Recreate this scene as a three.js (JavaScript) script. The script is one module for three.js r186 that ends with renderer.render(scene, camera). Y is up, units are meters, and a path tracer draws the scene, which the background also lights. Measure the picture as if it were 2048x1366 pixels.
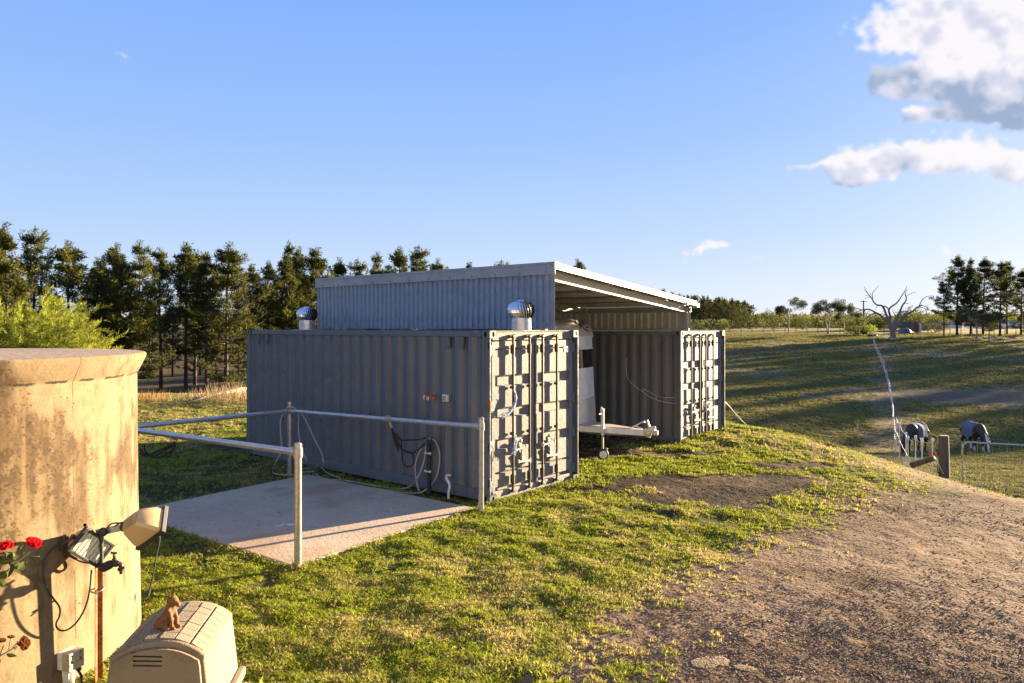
import * as THREE from 'three';
import { mergeGeometries, toCreasedNormals } from 'three/addons/utils/BufferGeometryUtils.js';
import { RoundedBoxGeometry } from 'three/addons/geometries/RoundedBoxGeometry.js';
import { FontLoader } from 'three/addons/loaders/FontLoader.js';

// ---------------------------------------------------------------- camera, exposure, sun
const EYE = 2.65, F = 1500, HORIZON = 655;             // eye height in metres; focal length and horizon line in pixels of the 2048 x 1366 photograph
const camera = new THREE.PerspectiveCamera(2 * Math.atan(683 / F) * 180 / Math.PI, 2048 / 1366, 0.1, 3000);
camera.position.set(0, EYE, 0);
camera.lookAt(0, EYE, -10);
camera.setViewOffset(2048, 1366, 0, 683 - HORIZON, 2048, 1366);
const scene = new THREE.Scene();
const renderer = new THREE.WebGLRenderer({ antialias: true });
renderer.setSize(1024, 683);
renderer.toneMapping = THREE.LinearToneMapping;
const EXPOSURE = 7.8;
renderer.toneMappingExposure = EXPOSURE;
renderer.shadowMap.enabled = true;

const SUN_EL = 8.6 * Math.PI / 180;
const SUN = new THREE.Vector3(0.815 * Math.cos(SUN_EL), Math.sin(SUN_EL), -0.58 * Math.cos(SUN_EL)).normalize();
const sun = new THREE.DirectionalLight(new THREE.Color(1.0, 0.745, 0.46), 5);
sun.position.copy(SUN).multiplyScalar(150);
sun.castShadow = true;
sun.shadow.mapSize.set(4096, 4096);
sun.shadow.radius = 1.8;
Object.assign(sun.shadow.camera, { left: -120, right: 120, top: 60, bottom: -60, near: 1, far: 400 });
scene.add(sun, sun.target);

// ---------------------------------------------------------------- random numbers and noise
function rng(seed) { let s = seed >>> 0; return () => { s = (s + 0x6d2b79f5) | 0; let t = Math.imul(s ^ (s >>> 15), 1 | s); t = (t + Math.imul(t ^ (t >>> 7), 61 | t)) ^ t; return ((t ^ (t >>> 14)) >>> 0) / 4294967296; }; }
const PERM = new Uint8Array(512), GR = new Float32Array(256);
{ const r = rng(7); const p = [...Array(256).keys()]; for (let i = 255; i > 0; i--) { const j = Math.floor(r() * (i + 1)); [p[i], p[j]] = [p[j], p[i]]; } for (let i = 0; i < 512; i++) PERM[i] = p[i & 255]; for (let i = 0; i < 256; i++) GR[i] = r(); }
function vn(x, y, per = 256) {                          // value noise 0..1, periodic in per
  const xi = Math.floor(x), yi = Math.floor(y), fx = x - xi, fy = y - yi, u = fx * fx * (3 - 2 * fx), v = fy * fy * (3 - 2 * fy);
  const m = (k) => ((k % per) + per) % per, x0 = m(xi) & 255, x1 = m(xi + 1) & 255, y0 = m(yi) & 255, y1 = m(yi + 1) & 255;
  const a = GR[PERM[PERM[x0] + y0]], b = GR[PERM[PERM[x1] + y0]], c = GR[PERM[PERM[x0] + y1]], d = GR[PERM[PERM[x1] + y1]];
  return a + (b - a) * u + (c - a) * v + (a - b - c + d) * u * v;
}
function fbm(x, y, oct = 4, per = 256) { let s = 0, a = 0.5, n = 0, q = per; for (let i = 0; i < oct; i++) { s += a * vn(x + i * 17.3 * (per === 256), y + i * 9.1 * (per === 256), Math.min(q, 256)); n += a; a *= 0.5; x *= 2; y *= 2; q *= 2; } return s / n; }
const clamp = (x, a = 0, b = 1) => Math.min(b, Math.max(a, x));
const sst = (a, b, x) => { const t = clamp((x - a) / (b - a)); return t * t * (3 - 2 * t); };
const mix = (a, b, t) => a + (b - a) * t;
const mix3 = (a, b, t) => [mix(a[0], b[0], t), mix(a[1], b[1], t), mix(a[2], b[2], t)];
function curve(pts, x) { if (x <= pts[0][0]) return pts[0][1]; for (let i = 1; i < pts.length; i++) if (x <= pts[i][0]) { const t = (x - pts[i - 1][0]) / (pts[i][0] - pts[i - 1][0]); return mix(pts[i - 1][1], pts[i][1], t); } return pts[pts.length - 1][1]; }

// ---------------------------------------------------------------- sky: air and clouds, computed by direction
{
  const W = 3600, H = 1800, data = new Float32Array(W * H * 4);
  const rnd = rng(3);
  // clouds as heaps of soft ellipses; X to the right and Y up, both in units of the tangent plane x 1500 of the group's own heading
  // [x, y, rx, ry, tone (1 sunlit white .. 0 grey base), weight]
  const front = [
    [880, 585, 130, 60, 1, 1], [830, 640, 80, 50, 1, 0.9], [930, 640, 120, 60, .95, .9], [990, 570, 110, 70, 1, 1], [770, 590, 45, 28, .8, .55], [1080, 600, 120, 80, 1, 1],
    [800, 495, 75, 32, .12, .9], [880, 485, 130, 32, .05, 1], [980, 480, 130, 32, .1, 1], [1090, 490, 130, 40, .15, 1], [745, 500, 36, 34, .25, .5],
    [690, 595, 26, 12, .8, .42], [1010, 448, 70, 12, .8, .6],
    [850, 420, 90, 16, .1, .85], [960, 422, 120, 22, .1, 1], [1070, 428, 120, 26, .15, 1], [795, 428, 20, 10, 1, .6], [1000, 440, 20, 9, 1, .5],
    [745, 345, 70, 22, .95, .9], [690, 322, 60, 15, .75, .8], [830, 345, 80, 24, 1, .95], [900, 344, 80, 24, 1, .9], [980, 340, 90, 26, .95, .95], [1070, 338, 100, 30, 1, 1], [860, 318, 110, 12, .4, .6], [1000, 312, 90, 10, .5, .5],
    [680, 302, 60, 12, .3, .8], [780, 322, 90, 14, .35, .7], [630, 330, 40, 10, .8, .45],
    [408, 158, 42, 12, .92, .85], [362, 151, 32, 7, .6, .7], [890, 153, 26, 12, .9, .8], [598, 318, 46, 8, .75, .6], [430, 82, 50, 7, .7, .36], [500, 145, 22, 5, .8, .4], [-790, 550, 30, 6, .7, .34], [-1010, 130, 60, 8, .7, .2], [520, 92, 70, 6, .7, .3],
  ];
  const groups = [{ az: 0, blobs: front }];
  for (let g = 0; g < 9; g++) {                          // the same kind of broken cloud goes on round the rest of the sky
    const az = 0.95 + g * 0.56 + rnd() * 0.2, y0 = 160 + rnd() * 700, blobs = [];
    for (let k = 0; k < 9; k++) { const x = (rnd() - 0.5) * 620, s = 0.5 + rnd() * 0.7; blobs.push([x, y0 + rnd() * 50, 95 * s, 34 * s, 1, 0.9], [x - 20, y0 - 30 + rnd() * 10, 110 * s, 18 * s, 0.15, 0.85]); }
    groups.push({ az, blobs });
  }
  for (const g of groups) { g.x0 = Math.min(...g.blobs.map((b) => b[0] - b[2] * 2)); g.x1 = Math.max(...g.blobs.map((b) => b[0] + b[2] * 2)); g.y0 = Math.min(...g.blobs.map((b) => b[1] - b[3] * 2.2)); g.y1 = Math.max(...g.blobs.map((b) => b[1] + b[3] * 2.2)); }
  const field = (g, X, Y) => {
    const wx = X + (fbm(X / 55 + 31, Y / 40, 5) - 0.5) * 90, wy = Y + (fbm(X / 50, Y / 36 + 77, 5) - 0.5) * 56;
    let d = 0, t = 0;
    for (const b of g.blobs) { const dx = (wx - b[0]) / b[2], dy = (wy - b[1]) / b[3], q = dx * dx + dy * dy; if (q < 4) { const w = b[5] * Math.exp(-q * 1.1); d += w; t += w * b[4]; } }
    return [d, d > 0 ? t / d : 0];
  };
  const SKY_R = [[0, .77], [3, .685], [7, .53], [14, .37], [24, .245], [40, .215], [90, .19]], SKY_G = [[0, .86], [3, .815], [7, .715], [14, .585], [24, .46], [40, .39], [90, .33]], SKY_B = [[0, .98], [4, 1.0], [24, 1.0], [40, .88], [90, .74]];
  for (let j = 0; j < H; j++) {
    const el = ((j + 0.5) / H - 0.5) * Math.PI, e = Math.max(el, 0) * 180 / Math.PI;
    if (el < -.05) { for (let i = 0; i < W * 4; i++) data[j * W * 4 + i] = i % 4 === 3 ? 1 : .5 / EXPOSURE; continue; }
    const r = curve(SKY_R, e), gg = curve(SKY_G, e), b = curve(SKY_B, e), low = Math.exp(-e / 14);
    for (let i = 0; i < W; i++) {
      const phi = ((i + 0.5) / W) * 2 * Math.PI - Math.PI, o = (j * W + i) * 4;
      const cx = Math.cos(phi) * Math.cos(el), cz = Math.sin(phi) * Math.cos(el), cy = Math.sin(el);
      const cosS = cx * SUN.x + cy * SUN.y + cz * SUN.z, glow = Math.pow(Math.max(0, (cosS + 1) / 2), 5), near = Math.pow(Math.max(0, cosS), 14);
      let c = [r * (0.92 + .26 * glow * (0.35 + low)) + near * .4, gg * (0.95 + .15 * glow * (0.35 + low)) + near * .3, b * (0.98 + .08 * glow) + near * .16];
      if (el > 0) for (const g of groups) {
        const a = Math.atan2(cx, -cz) - g.az, ca = Math.cos(a);
        if (ca < 0.45) continue;
        const X = Math.tan(a) * 1500, Y = cy / Math.cos(el) / ca * 1500;
        if (X < g.x0 || X > g.x1 || Y < g.y0 || Y > g.y1) continue;
        const [d, t] = field(g, X, Y);
        if (d < 0.1) continue;
        const rough = fbm(X / 26 + 5, Y / 20, 5), cov = sst(0.20, 0.78, d + (rough - 0.5) * 0.95 - .04);
        const [d2] = field(g, X + 26, Y + 10);
        const puff = fbm(X / 44 + 60, Y / 34 + 9, 5), tone = clamp(t * .84 + .14 + (puff - 0.5) * 1.4 + (1 - sst(.2, 1.4, d2)) * .28 - .10);
        const col = tone < .55 ? mix3([.35, .455, .63], [.72, .735, .86], sst(0.05, .55, tone)) : mix3([.72, .735, .86], [.985, .955, .98], sst(.5, .9, tone));
        c = mix3(c, col, cov * .97);
      }
      data[o] = c[0] / EXPOSURE; data[o + 1] = c[1] / EXPOSURE; data[o + 2] = c[2] / EXPOSURE; data[o + 3] = 1;
    }
  }
  const sky = new THREE.DataTexture(data, W, H, THREE.RGBAFormat, THREE.FloatType);
  sky.mapping = THREE.EquirectangularReflectionMapping; sky.magFilter = THREE.LinearFilter; sky.needsUpdate = true;
  scene.background = sky; scene.environment = sky;
}

// ---------------------------------------------------------------- places: pixels of the photograph to points of the ground plan (x to the right, d away from the eye)
const at = (px, py, d) => new THREE.Vector3((px - 1024) * d / F, EYE - (py - HORIZON) * d / F, -d);
const gp = (px, py, h = 0) => at(px, py, F * (EYE - h) / (py - HORIZON));
const PHI = 49.6 * Math.PI / 180, UX = Math.cos(PHI), UD = Math.sin(PHI), P0 = [-0.334, 11.25];   // the yard: a runs across the container doors, b back along the containers
const yard = (a, b, y = 0) => new THREE.Vector3(P0[0] + a * UX - b * UD, y, -(P0[1] + a * UD + b * UX));

// ---------------------------------------------------------------- terrain
const CREST = [[16, -12], [10, 4], [8.3, 8.8], [7.4, 11.2], [6.6, 12.8], [6.4, 15.4], [6.0, 18.2], [4.6, 22], [0, 26], [-8, 28.5], [-20, 28], [-60, 24]];
const DIRT_EDGE = [[2, -.3], [4, -.1], [5.6, .2], [6.8, .6], [8, 1.6], [10.3, 3.8], [11.5, 5.4], [13, 6.6], [14.5, 7.3], [17, 7.6], [30, 12]];
const SLAB = [[-3.63, -.40], [-.43, -.05], [-.55, 3.87], [-3.78, 3.52]].map(([a, b]) => yard(a, b));
function inSlab(x, d, grow = 0) { let inside = true; for (let i = 0; i < 4; i++) { const p = SLAB[i], q = SLAB[(i + 1) % 4], ex = q.x - p.x, ed = -q.z + p.z; if ((ex * (d + p.z) - ed * (x - p.x)) / Math.hypot(ex, ed) < -grow) inside = false; } return inside; }
const ell = (x, d, cx, cd, rx, rd) => Math.hypot((x - cx) / rx, (d - cd) / rd);
function beyondCrest(x, d) {                             // signed distance past the edge of the level yard
  let best = 1e9, sign = 1;
  for (let i = 1; i < CREST.length; i++) {
    const [ax, ad] = CREST[i - 1], [bx, bd] = CREST[i], ex = bx - ax, ed = bd - ad, t = clamp(((x - ax) * ex + (d - ad) * ed) / (ex * ex + ed * ed));
    const qx = x - ax - ex * t, qd = d - ad - ed * t, q = Math.hypot(qx, qd);
    if (q < best) { best = q; sign = ex * (d - ad) - ed * (x - ax) < 0 ? 1 : -1; }
  }
  return best * sign;
}
function H(x, d) {
  const s = beyondCrest(x, d), az = x / Math.max(d, 4);
  const right = curve([[0, -1], [14, -1], [18, -1.25], [21, -1.55], [29, -2.75], [38, -3.55], [64, -2.5], [96, -.9], [140, 1.06], [172, 1.9], [215, 2.55], [400, 2.6], [2000, 2.6]], d);
  const left = curve([[0, -1], [30, -1.3], [54, -2.3], [75, -2.4], [128, -1.2], [300, 2.2], [600, 2.6], [2000, 2.6]], d);
  const valley = mix(left, right, sst(-0.22, 0.12, az)) + (fbm(x / 19 + 4, d / 19, 3) - .5) * .5 * sst(4, 20, s) + (fbm(x / 3.1, d / 3.1 + 8, 3) - .5) * .22 * sst(1, 8, s);
  const yardH = 0.1 * sst(-10, 0, s) * sst(14.5, 18, d) + (fbm(x / 2.3 + 9, d / 2.3, 3) - .5) * .09 * sst(.6, 2.5, Math.max(x + 1.2, d - 15)) ;
  const bare = sst(-1.2, 1, x - curve(DIRT_EDGE, d)), bump = s < 3 && d < 30 ? ((fbm(x * 2.4, d * 2.4 + 4, 3) - .5) * .10 + (vn(x * 9 + 3, d * 9) - .5) * .018) * (1 - bare * .8) * (inSlab(x, d, .25) ? 0 : 1) * sst(.75, 1.35, ell(x, d, 3.3, 12.5, 2.2, 1.75)) : 0;
  return bump + mix(yardH, valley, sst(0, mix(10.5, 5.5, sst(.1, .3, az)), s));
}
const onGround = (x, d, up = 0) => new THREE.Vector3(x, H(x, d) + up, -d);

// what lies on the ground at a place: shares of bare dirt, dark gravel, dry grass, lush grass
function cover(x, d) {
  const s = beyondCrest(x, d), n1 = fbm(x * .9 + 3, d * .9 + 1, 4), n2 = fbm(x * 3.1 + 40, d * 3.1, 4), n3 = fbm(x * .35, d * .35 + 20, 3);
  let dirt = 0, dark = 0, dry = 0, lush = 1;
  const edge = x - curve(DIRT_EDGE, d) + (n1 - .5) * 3.6 + (n2 - .5) * 2.6;
  if (s < 3) dirt = sst(-1.7, 1.0, edge);
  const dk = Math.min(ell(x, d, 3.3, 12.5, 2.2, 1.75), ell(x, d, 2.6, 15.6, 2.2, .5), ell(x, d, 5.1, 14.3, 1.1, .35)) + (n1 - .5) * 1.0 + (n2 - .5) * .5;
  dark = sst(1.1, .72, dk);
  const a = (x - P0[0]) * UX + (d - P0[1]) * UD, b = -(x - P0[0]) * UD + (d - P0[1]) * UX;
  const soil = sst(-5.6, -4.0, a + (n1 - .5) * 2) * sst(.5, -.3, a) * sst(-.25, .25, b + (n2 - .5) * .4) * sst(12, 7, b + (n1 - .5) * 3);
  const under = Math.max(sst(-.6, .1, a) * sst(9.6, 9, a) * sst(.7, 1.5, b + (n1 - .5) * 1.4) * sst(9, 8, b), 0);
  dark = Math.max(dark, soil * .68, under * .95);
  dry = sst(.46, .7, n3 * .5 + n2 * .5 + (fbm(x * .5 + 70, d * .5, 3) - .5) * .5);
  if (s > -7 && x < -2) dry = Math.max(dry, sst(-6.5, -2, s + (n1 - .5) * 3));
  lush = clamp(1 - dirt * 1.1) * clamp(1 - dark);
  // worn feet of grass and the bare run at lower right
  const tuft = sst(.56, .7, n2 * .55 + n1 * .45);
  if (dirt > .3 && edge < 2.2) lush = Math.max(lush, tuft * .8 * sst(2.2, .2, edge));
  let mud = 0;
  if (s > 3) {
    mud = Math.max(sst(1.15, .6, ell(x, d, 40, 58, 17, 7) + (n3 - .5) * 1.2 + (n1 - .5) * .5), sst(.52, .66, fbm(x * .09 + 5, d * .09, 4)) * .8);
    const run = Math.abs(x - (10.8 + (d - 18) * .497) + 1.5 + (n3 - .5) * 5);
    mud = Math.max(mud, sst(2.6, .6, run) * sst(.3, .6, n3 + .12) * .85);
    dry = Math.max(dry * .8, .25); lush = 1 - mud;
  }
  return { dirt, dark, dry, lush, mud, s, n1, n2, n3, far: sst(3, 7, s) };
}
function groundColor(x, d, c = cover(x, d)) {
  let g = mix3([.066, .07, .018], [.16, .13, .05], c.dry * .8);
  g = mix3(g, [.095, .09, .03], .3);
  g = mix3(g, mix3([.128, .088, .056], [.178, .128, .083], sst(.35, .65, c.n1)), c.dirt);
  g = mix3(g, [.078, .054, .036], c.dirt * sst(.52, .68, c.n3 * .6 + c.n2 * .4) * .7);
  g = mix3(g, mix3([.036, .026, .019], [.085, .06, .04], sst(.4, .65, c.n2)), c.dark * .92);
  const far = sst(4, 8, c.s);
  if (far > 0) {
    let p = mix3([.098, .098, .036], [.145, .12, .056], sst(.35, .65, c.n3 * .6 + c.n2 * .4));
    p = mix3(p, [.074, .08, .03], sst(.5, .7, fbm(x * .21 + 9, d * .4, 3)) * .7);
    p = mix3(p, mix3([.095, .075, .057], [.15, .12, .092], c.n1), c.mud * .8);
    if (x < 0) p = mix3(p, [.055, .042, .028], .7);
    p = mix3(p, [.15, .14, .045], sst(150, 168, d) * sst(-.02, .2, x / d) * .85);
    g = mix3(g, p, far);
  }
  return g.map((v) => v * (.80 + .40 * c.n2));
}


// ---------------------------------------------------------------- textures and materials
function tex(w, h, f, linear = false) {
  const data = new Uint8Array(w * h * 4), enc = (v) => { v = clamp(v); return Math.round(255 * (linear ? v : v <= .0031308 ? 12.92 * v : 1.055 * Math.pow(v, 1 / 2.4) - .055)); };
  for (let j = 0; j < h; j++) for (let i = 0; i < w; i++) { const c = f((i + .5) / w, (j + .5) / h), o = (j * w + i) * 4; const g = typeof c === 'number'; data[o] = enc(g ? c : c[0]); data[o + 1] = enc(g ? c : c[1]); data[o + 2] = enc(g ? c : c[2]); data[o + 3] = 255; }
  const t = new THREE.DataTexture(data, w, h); t.wrapS = t.wrapT = THREE.RepeatWrapping; t.magFilter = THREE.LinearFilter; t.minFilter = THREE.LinearMipmapLinearFilter; t.generateMipmaps = true;
  if (!linear) t.colorSpace = THREE.SRGBColorSpace; t.needsUpdate = true; return t;
}
const rep = (t, u, v = u) => { const c = t.clone(); c.repeat.set(u, v); c.needsUpdate = true; return c; };
const pf = (u, v, f, oct, g = f) => { let s = 0, a = .5, n = 0; for (let k = 0; k < oct; k++) { const q = 1 << k; s += a * vnp(u * f * q, v * g * q, f * q, g * q); n += a; a *= .5; } return s / n; };
function vnp(x, y, px, py) { const xi = Math.floor(x), yi = Math.floor(y), fx = x - xi, fy = y - yi, u = fx * fx * (3 - 2 * fx), v = fy * fy * (3 - 2 * fy), X = (k) => (((k % px) + px) % px) & 255, Y = (k) => (((k % py) + py) % py) & 255, h = (a, b) => GR[PERM[PERM[X(a)] + Y(b)]]; const a = h(xi, yi), b = h(xi + 1, yi), c = h(xi, yi + 1), d = h(xi + 1, yi + 1); return a + (b - a) * u + (c - a) * v + (a - b - c + d) * u * v; }

const tGrain = tex(512, 512, (u, v) => .84 + .16 * sst(.25, .75, pf(u, v, 16, 5)));
const tGrainB = tex(512, 512, (u, v) => pf(u, v, 24, 5), true);
const tSoil = tex(800, 800, (u, v) => { const a = pf(u, v, 40, 4), b = pf(u, v, 9, 4), s = sst(.66, .78, pf(u + .3, v, 90, 2)); const k = .55 + .45 * sst(.2, .75, a * .6 + b * .4); return mix3([k, k, k * .98], [1, .97, .9], s * .5); });
const tSoilB = tex(800, 800, (u, v) => .6 * pf(u, v, 40, 5) + .4 * pf(u, v, 110, 2), true);
// container paint: chalked grey-blue, runs of grime from the roof, rust nicks and dents
const tPaint = tex(800, 800, (u, v) => {
  const run = pf(u, v, 60, 3, 3), pat = pf(u, v, 6, 5), fine = pf(u, v, 90, 3);
  let k = .74 + .16 * run + .18 * (pat - .5) + .1 * (fine - .5);
  let c = [k, k * 1.0, k * 1.01];
  const grime = sst(.58, .75, run * .55 + pat * .45); c = mix3(c, [.5, .45, .4], grime * .3);
  const rust = sst(.745, .79, pf(u + .17, v + .4, 22, 5) * .8 + pat * .2); c = mix3(c, [.62, .3, .14], rust * .85);
  const drip = sst(.70, .80, pf(u + .33, v, 120, 2, 2)) * sst(.50, .66, pf(u + .8, v, 7, 3, 3)); c = mix3(c, [.55, .40, .29], drip * .45);
  const dust = sst(.45, .75, pf(u, v + .3, 40, 4)) * sst(.5, .62, pf(u + .1, v + .6, 3, 3)); c = mix3(c, [.98, .93, .85], dust * .22);
  const scuff = sst(.72, .78, pf(u + .6, v, 5, 4, 40)); return mix3(c, [.95, .95, .93], scuff * .25);
});
const tDent = tex(512, 512, (u, v) => .25 * pf(u, v, 60, 3) + .75 * sst(.3, .75, pf(u, v, 9, 3)), true);
const tGalv = tex(256, 256, (u, v) => .8 + .2 * sst(.3, .7, pf(u, v, 12, 4)));
const tGalvR = tex(256, 256, (u, v) => .32 + .3 * pf(u, v, 10, 4), true);
// tank concrete: cement lap marks, runs under the rim, lichen specks; u once round the tank, v over its height
const tTank = tex(1800, 700, (u, v) => {
  const lap = pf(u, v, 40, 3, 1), run = pf(u, v, 200, 3, 3), big = pf(u + .21, v, 20, 4, 3), pat = pf(u, v, 110, 4, 16), fine = pf(u, v, 256, 3, 64), grit = vnp(u * 900, v * 350, 256, 256);
  let k = .86 + .2 * (lap - .5) + .16 * (pat - .5) + .16 * (fine - .5) + .1 * (grit - .5), c = [k, k * .985, k * .95];
  const film = sst(.43, .60, big * .55 + pat * .2 + run * .25); c = mix3(c, [.44, .37, .24], film * .9);
  const mott = sst(.46, .62, fine * .45 + pat * .35 + grit * .2) * sst(.42, .58, big); c = mix3(c, [.34, .26, .15], mott * .75);
  const pale = sst(.58, .68, run * .5 + lap * .5); c = mix3(c, [1, .98, .93], pale * .5);
  const spots = sst(.78, .86, grit) * sst(.46, .58, pat * .5 + big * .5); c = mix3(c, [.17, .14, .08], spots * .8);
  const green = sst(.62, .72, pf(u + .4, v + .7, 60, 4, 8)); c = mix3(c, [.33, .33, .15], green * .45 * sst(.4, .6, fine));
  const seam = Math.abs(((u * 16 + .12) % 1) - .5) < .0035 ? sst(.3, .55, pf(u, v, 8, 3, 40)) : 0; c = mix3(c, [.28, .2, .12], seam * .85);
  const lip = Math.abs(v - .9285 - (pf(u, .3, 60, 3, 1) - .5) * .006) < .0032 ? sst(.35, .5, pf(u, .7, 90, 3, 1)) : 0; c = mix3(c, [.16, .15, .08], lip * .9);
  const above = sst(.925, .94, v); c = mix3(c, [c[0] * .86, c[1] * .83, c[2] * .78], above * sst(.35, .6, fine * .5 + pat * .5));
  return c.map((q) => Math.pow(q, 1.7));
});
const tTankB = tex(1800, 500, (u, v) => .4 * pf(u, v, 120, 4, 36) + .3 * pf(u, v, 26, 3, 10) + .3 * vnp(u * 900, v * 250, 256, 256), true);
const tSlab = tex(700, 700, (u, v) => { const a = pf(u, v, 5, 5), b = pf(u, v, 70, 3), st = sst(.56, .72, pf(u + .5, v, 4, 5)), sp = sst(.76, .82, pf(u, v + .2, 46, 3)); let k = .8 + .25 * (a - .5) + .16 * (b - .5); return mix3(mix3([k, k * .98, k * .95], [.62, .52, .42], st * .75), [.26, .24, .22], sp * .8); });
const tWood = tex(256, 512, (u, v) => { const g = pf(u, v, 26, 4, 2), c = sst(.6, .72, pf(u + .3, v, 20, 3, 2)); const k = .75 + .5 * (g - .5); return mix3([k, k * .95, k * .9], [.25, .22, .2], c * .7); });
const tBark = tex(256, 512, (u, v) => { const k = .55 + .5 * pf(u, v, 18, 4, 6); return [k, k * .93, k * .86]; });
const tRust = tex(256, 256, (u, v) => { const a = pf(u, v, 14, 4), b = pf(u + .4, v, 5, 4); return mix3([.5, .2, .07], [1, .6, .3], sst(.3, .7, a * .6 + b * .4)); });
const tPlastic = tex(512, 512, (u, v) => { const a = pf(u, v, 5, 5), b = pf(u, v, 100, 2), d = sst(.5, .72, a * .7 + b * .3); const k = .9 + .14 * (b - .5); return mix3([k, k * .99, k * .97], [.62, .5, .32], d * .6); });

const C = (r, g, b) => new THREE.Color(r, g, b);
const std = (name, c, rough, o = {}) => { const m = new THREE.MeshStandardMaterial({ name, color: C(...c), roughness: rough, ...o }); return m; };
const M = {
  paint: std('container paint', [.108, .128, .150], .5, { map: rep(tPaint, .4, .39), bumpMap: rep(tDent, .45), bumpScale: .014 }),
  paintDoorLit: std('chalked container paint lightened as sunlit', [.182, .183, .178], .7, { map: rep(tPaint, .45, .4), bumpMap: rep(tGrainB, 1.1), bumpScale: .004 }),  // side paint lightened: sunlight put into the door colour beyond any chalking
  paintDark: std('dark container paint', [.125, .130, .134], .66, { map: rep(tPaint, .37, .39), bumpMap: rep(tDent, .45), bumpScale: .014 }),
  paintDoorLitB: std('far door paint lightened as sunlit', [.185, .187, .184], .7, { map: rep(tPaint, .45, .4), bumpMap: rep(tGrainB, 1.1), bumpScale: .004 }),  // lit copy of the far container paint, sunlight put into its colour
  rod: std('locking gear steel', [.05, .044, .038], .55, { map: rep(tGrain, 3), metalness: .25 }),
  rodPale: std('worn latch steel', [.34, .31, .27], .5, { map: rep(tGrain, 3), metalness: .4 }),
  black: std('black rubber', [.018, .018, .02], .6),
  dark: std('dark cavity', [.02, .02, .02], .9),
  sheet: std('steel cladding', [.20, .265, .36], .42, { metalness: .25, map: rep(tGrain, .6), bumpMap: rep(tGrainB, .9), bumpScale: .002 }),
  cap: std('steel flashing', [.28, .30, .325], .4, { metalness: .3, map: rep(tGrain, .5) }),
  under: std('roof underside', [.40, .37, .32], .5, { metalness: .2, map: rep(tGrain, .6) }),
  galv: std('galvanised steel', [.46, .465, .475], .45, { metalness: .5, map: rep(tGalv, 3), roughnessMap: rep(tGalvR, 2) }),
  alloy: std('bright aluminium', [.72, .72, .73], .24, { metalness: .95 }),
  tank: std('stained concrete', [.205, .157, .090], .92, { map: tTank, bumpMap: tTankB, bumpScale: .005 }),
  tankTop: std('concrete lid', [.27, .205, .15], .9, { map: rep(tSlab, .35), bumpMap: rep(tGrainB, .8), bumpScale: .006 }),
  slab: std('concrete', [.50, .405, .29], .9, { map: rep(tSlab, .33), bumpMap: rep(tGrainB, 1.5), bumpScale: .003 }),
  wood: std('weathered timber', [.15, .132, .112], .9, { map: rep(tWood, 2, 1), bumpMap: rep(tWood, 2, 1), bumpScale: .012 }),
  rust: std('rusted steel', [.30, .17, .085], .85, { map: rep(tRust, 4) }),
  brass: std('tarnished brass', [.045, .038, .03], .5, { metalness: .5, map: rep(tGrain, 8) }),
  cream: std('cream plastic', [.52, .385, .20], .5, { map: rep(tPlastic, 2.5) }),
  creamPale: std('pale grey plastic', [.36, .33, .25], .5, { map: rep(tGrain, 4) }),
  pvc: std('white plastic', [.62, .62, .62], .45, { map: rep(tGrain, 5) }),
  kennel: std('weathered kennel plastic', [.198, .162, .112], .8, { map: rep(tPlastic, 1.6), bumpMap: rep(tGrainB, 5), bumpScale: .003 }),
  clay: std('brown clay figure', [.15, .062, .016], .75, { map: rep(tGrain, 6), bumpMap: rep(tGrainB, 14), bumpScale: .0025 }),
  floatWhite: std('white trailer paint', [.62, .61, .60], .4, { map: rep(tGrain, .8) }),
  floatRoof: std('dusty trailer roof', [.50, .44, .385], .6, { map: rep(tPaint, .7) }),
  chequer: std('ribbed aluminium', [.56, .52, .47], .42, { metalness: .45, map: rep(tGrain, 2) }),
  hose: std('clear garden hose', [.34, .29, .25], .45),
  rope: std('black rope', [.016, .015, .016], .85),
  ropeBlue: std('blue and white baling twine', [.34, .44, .6], .8, { map: rep(tGrain, 30) }),
  ropeTan: std('tan rope', [.42, .31, .17], .85),
  white: std('white paint', [.74, .74, .73], .5),
  letters: std('white paint letters', [.6, .6, .58], .6),
  bark: std('pine bark', [.075, .054, .04], .95, { map: rep(tBark, 2, 1) }),
  gum: std('pale gum bark', [.42, .36, .28], .9, { map: rep(tBark, 1, 1) }),
  deadwood: std('dead grey wood', [.30, .245, .19], .95, { map: rep(tBark, 1, 1), bumpMap: rep(tBark, 1), bumpScale: .04 }),
  glass: new THREE.MeshPhysicalMaterial({ name: 'dark glass', color: C(.015, .014, .016), roughness: .06, metalness: 0 }),
  orange: std('orange plastic', [.75, .16, .02], .5), red: std('red plastic', [.75, .03, .02], .5),
};
const leafy = (name, c, t = .38) => new THREE.MeshPhysicalMaterial({ name, color: C(...c), roughness: .95, transmission: t, thickness: 0, vertexColors: true, side: THREE.DoubleSide, specularIntensity: .12 });
M.pine = leafy('pine needles', [.066, .08, .02], .27);
M.pineFar = leafy('far pine needles', [.055, .066, .022], .25);
M.bush = leafy('lime foliage', [.235, .275, .05], .42);
M.gumLeaf = leafy('gum leaves', [.085, .09, .045], .3);
M.scrub = leafy('scrub leaves', [.12, .135, .045], .3);
M.roseLeaf = leafy('rose leaves', [.075, .095, .03], .4);
M.petal = leafy('red petals', [.55, .012, .02], .3);
M.deadPetal = leafy('withered petals', [.2, .075, .025], .25);
M.grass = leafy('grass blades', [1, 1, 1], .42);

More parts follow.
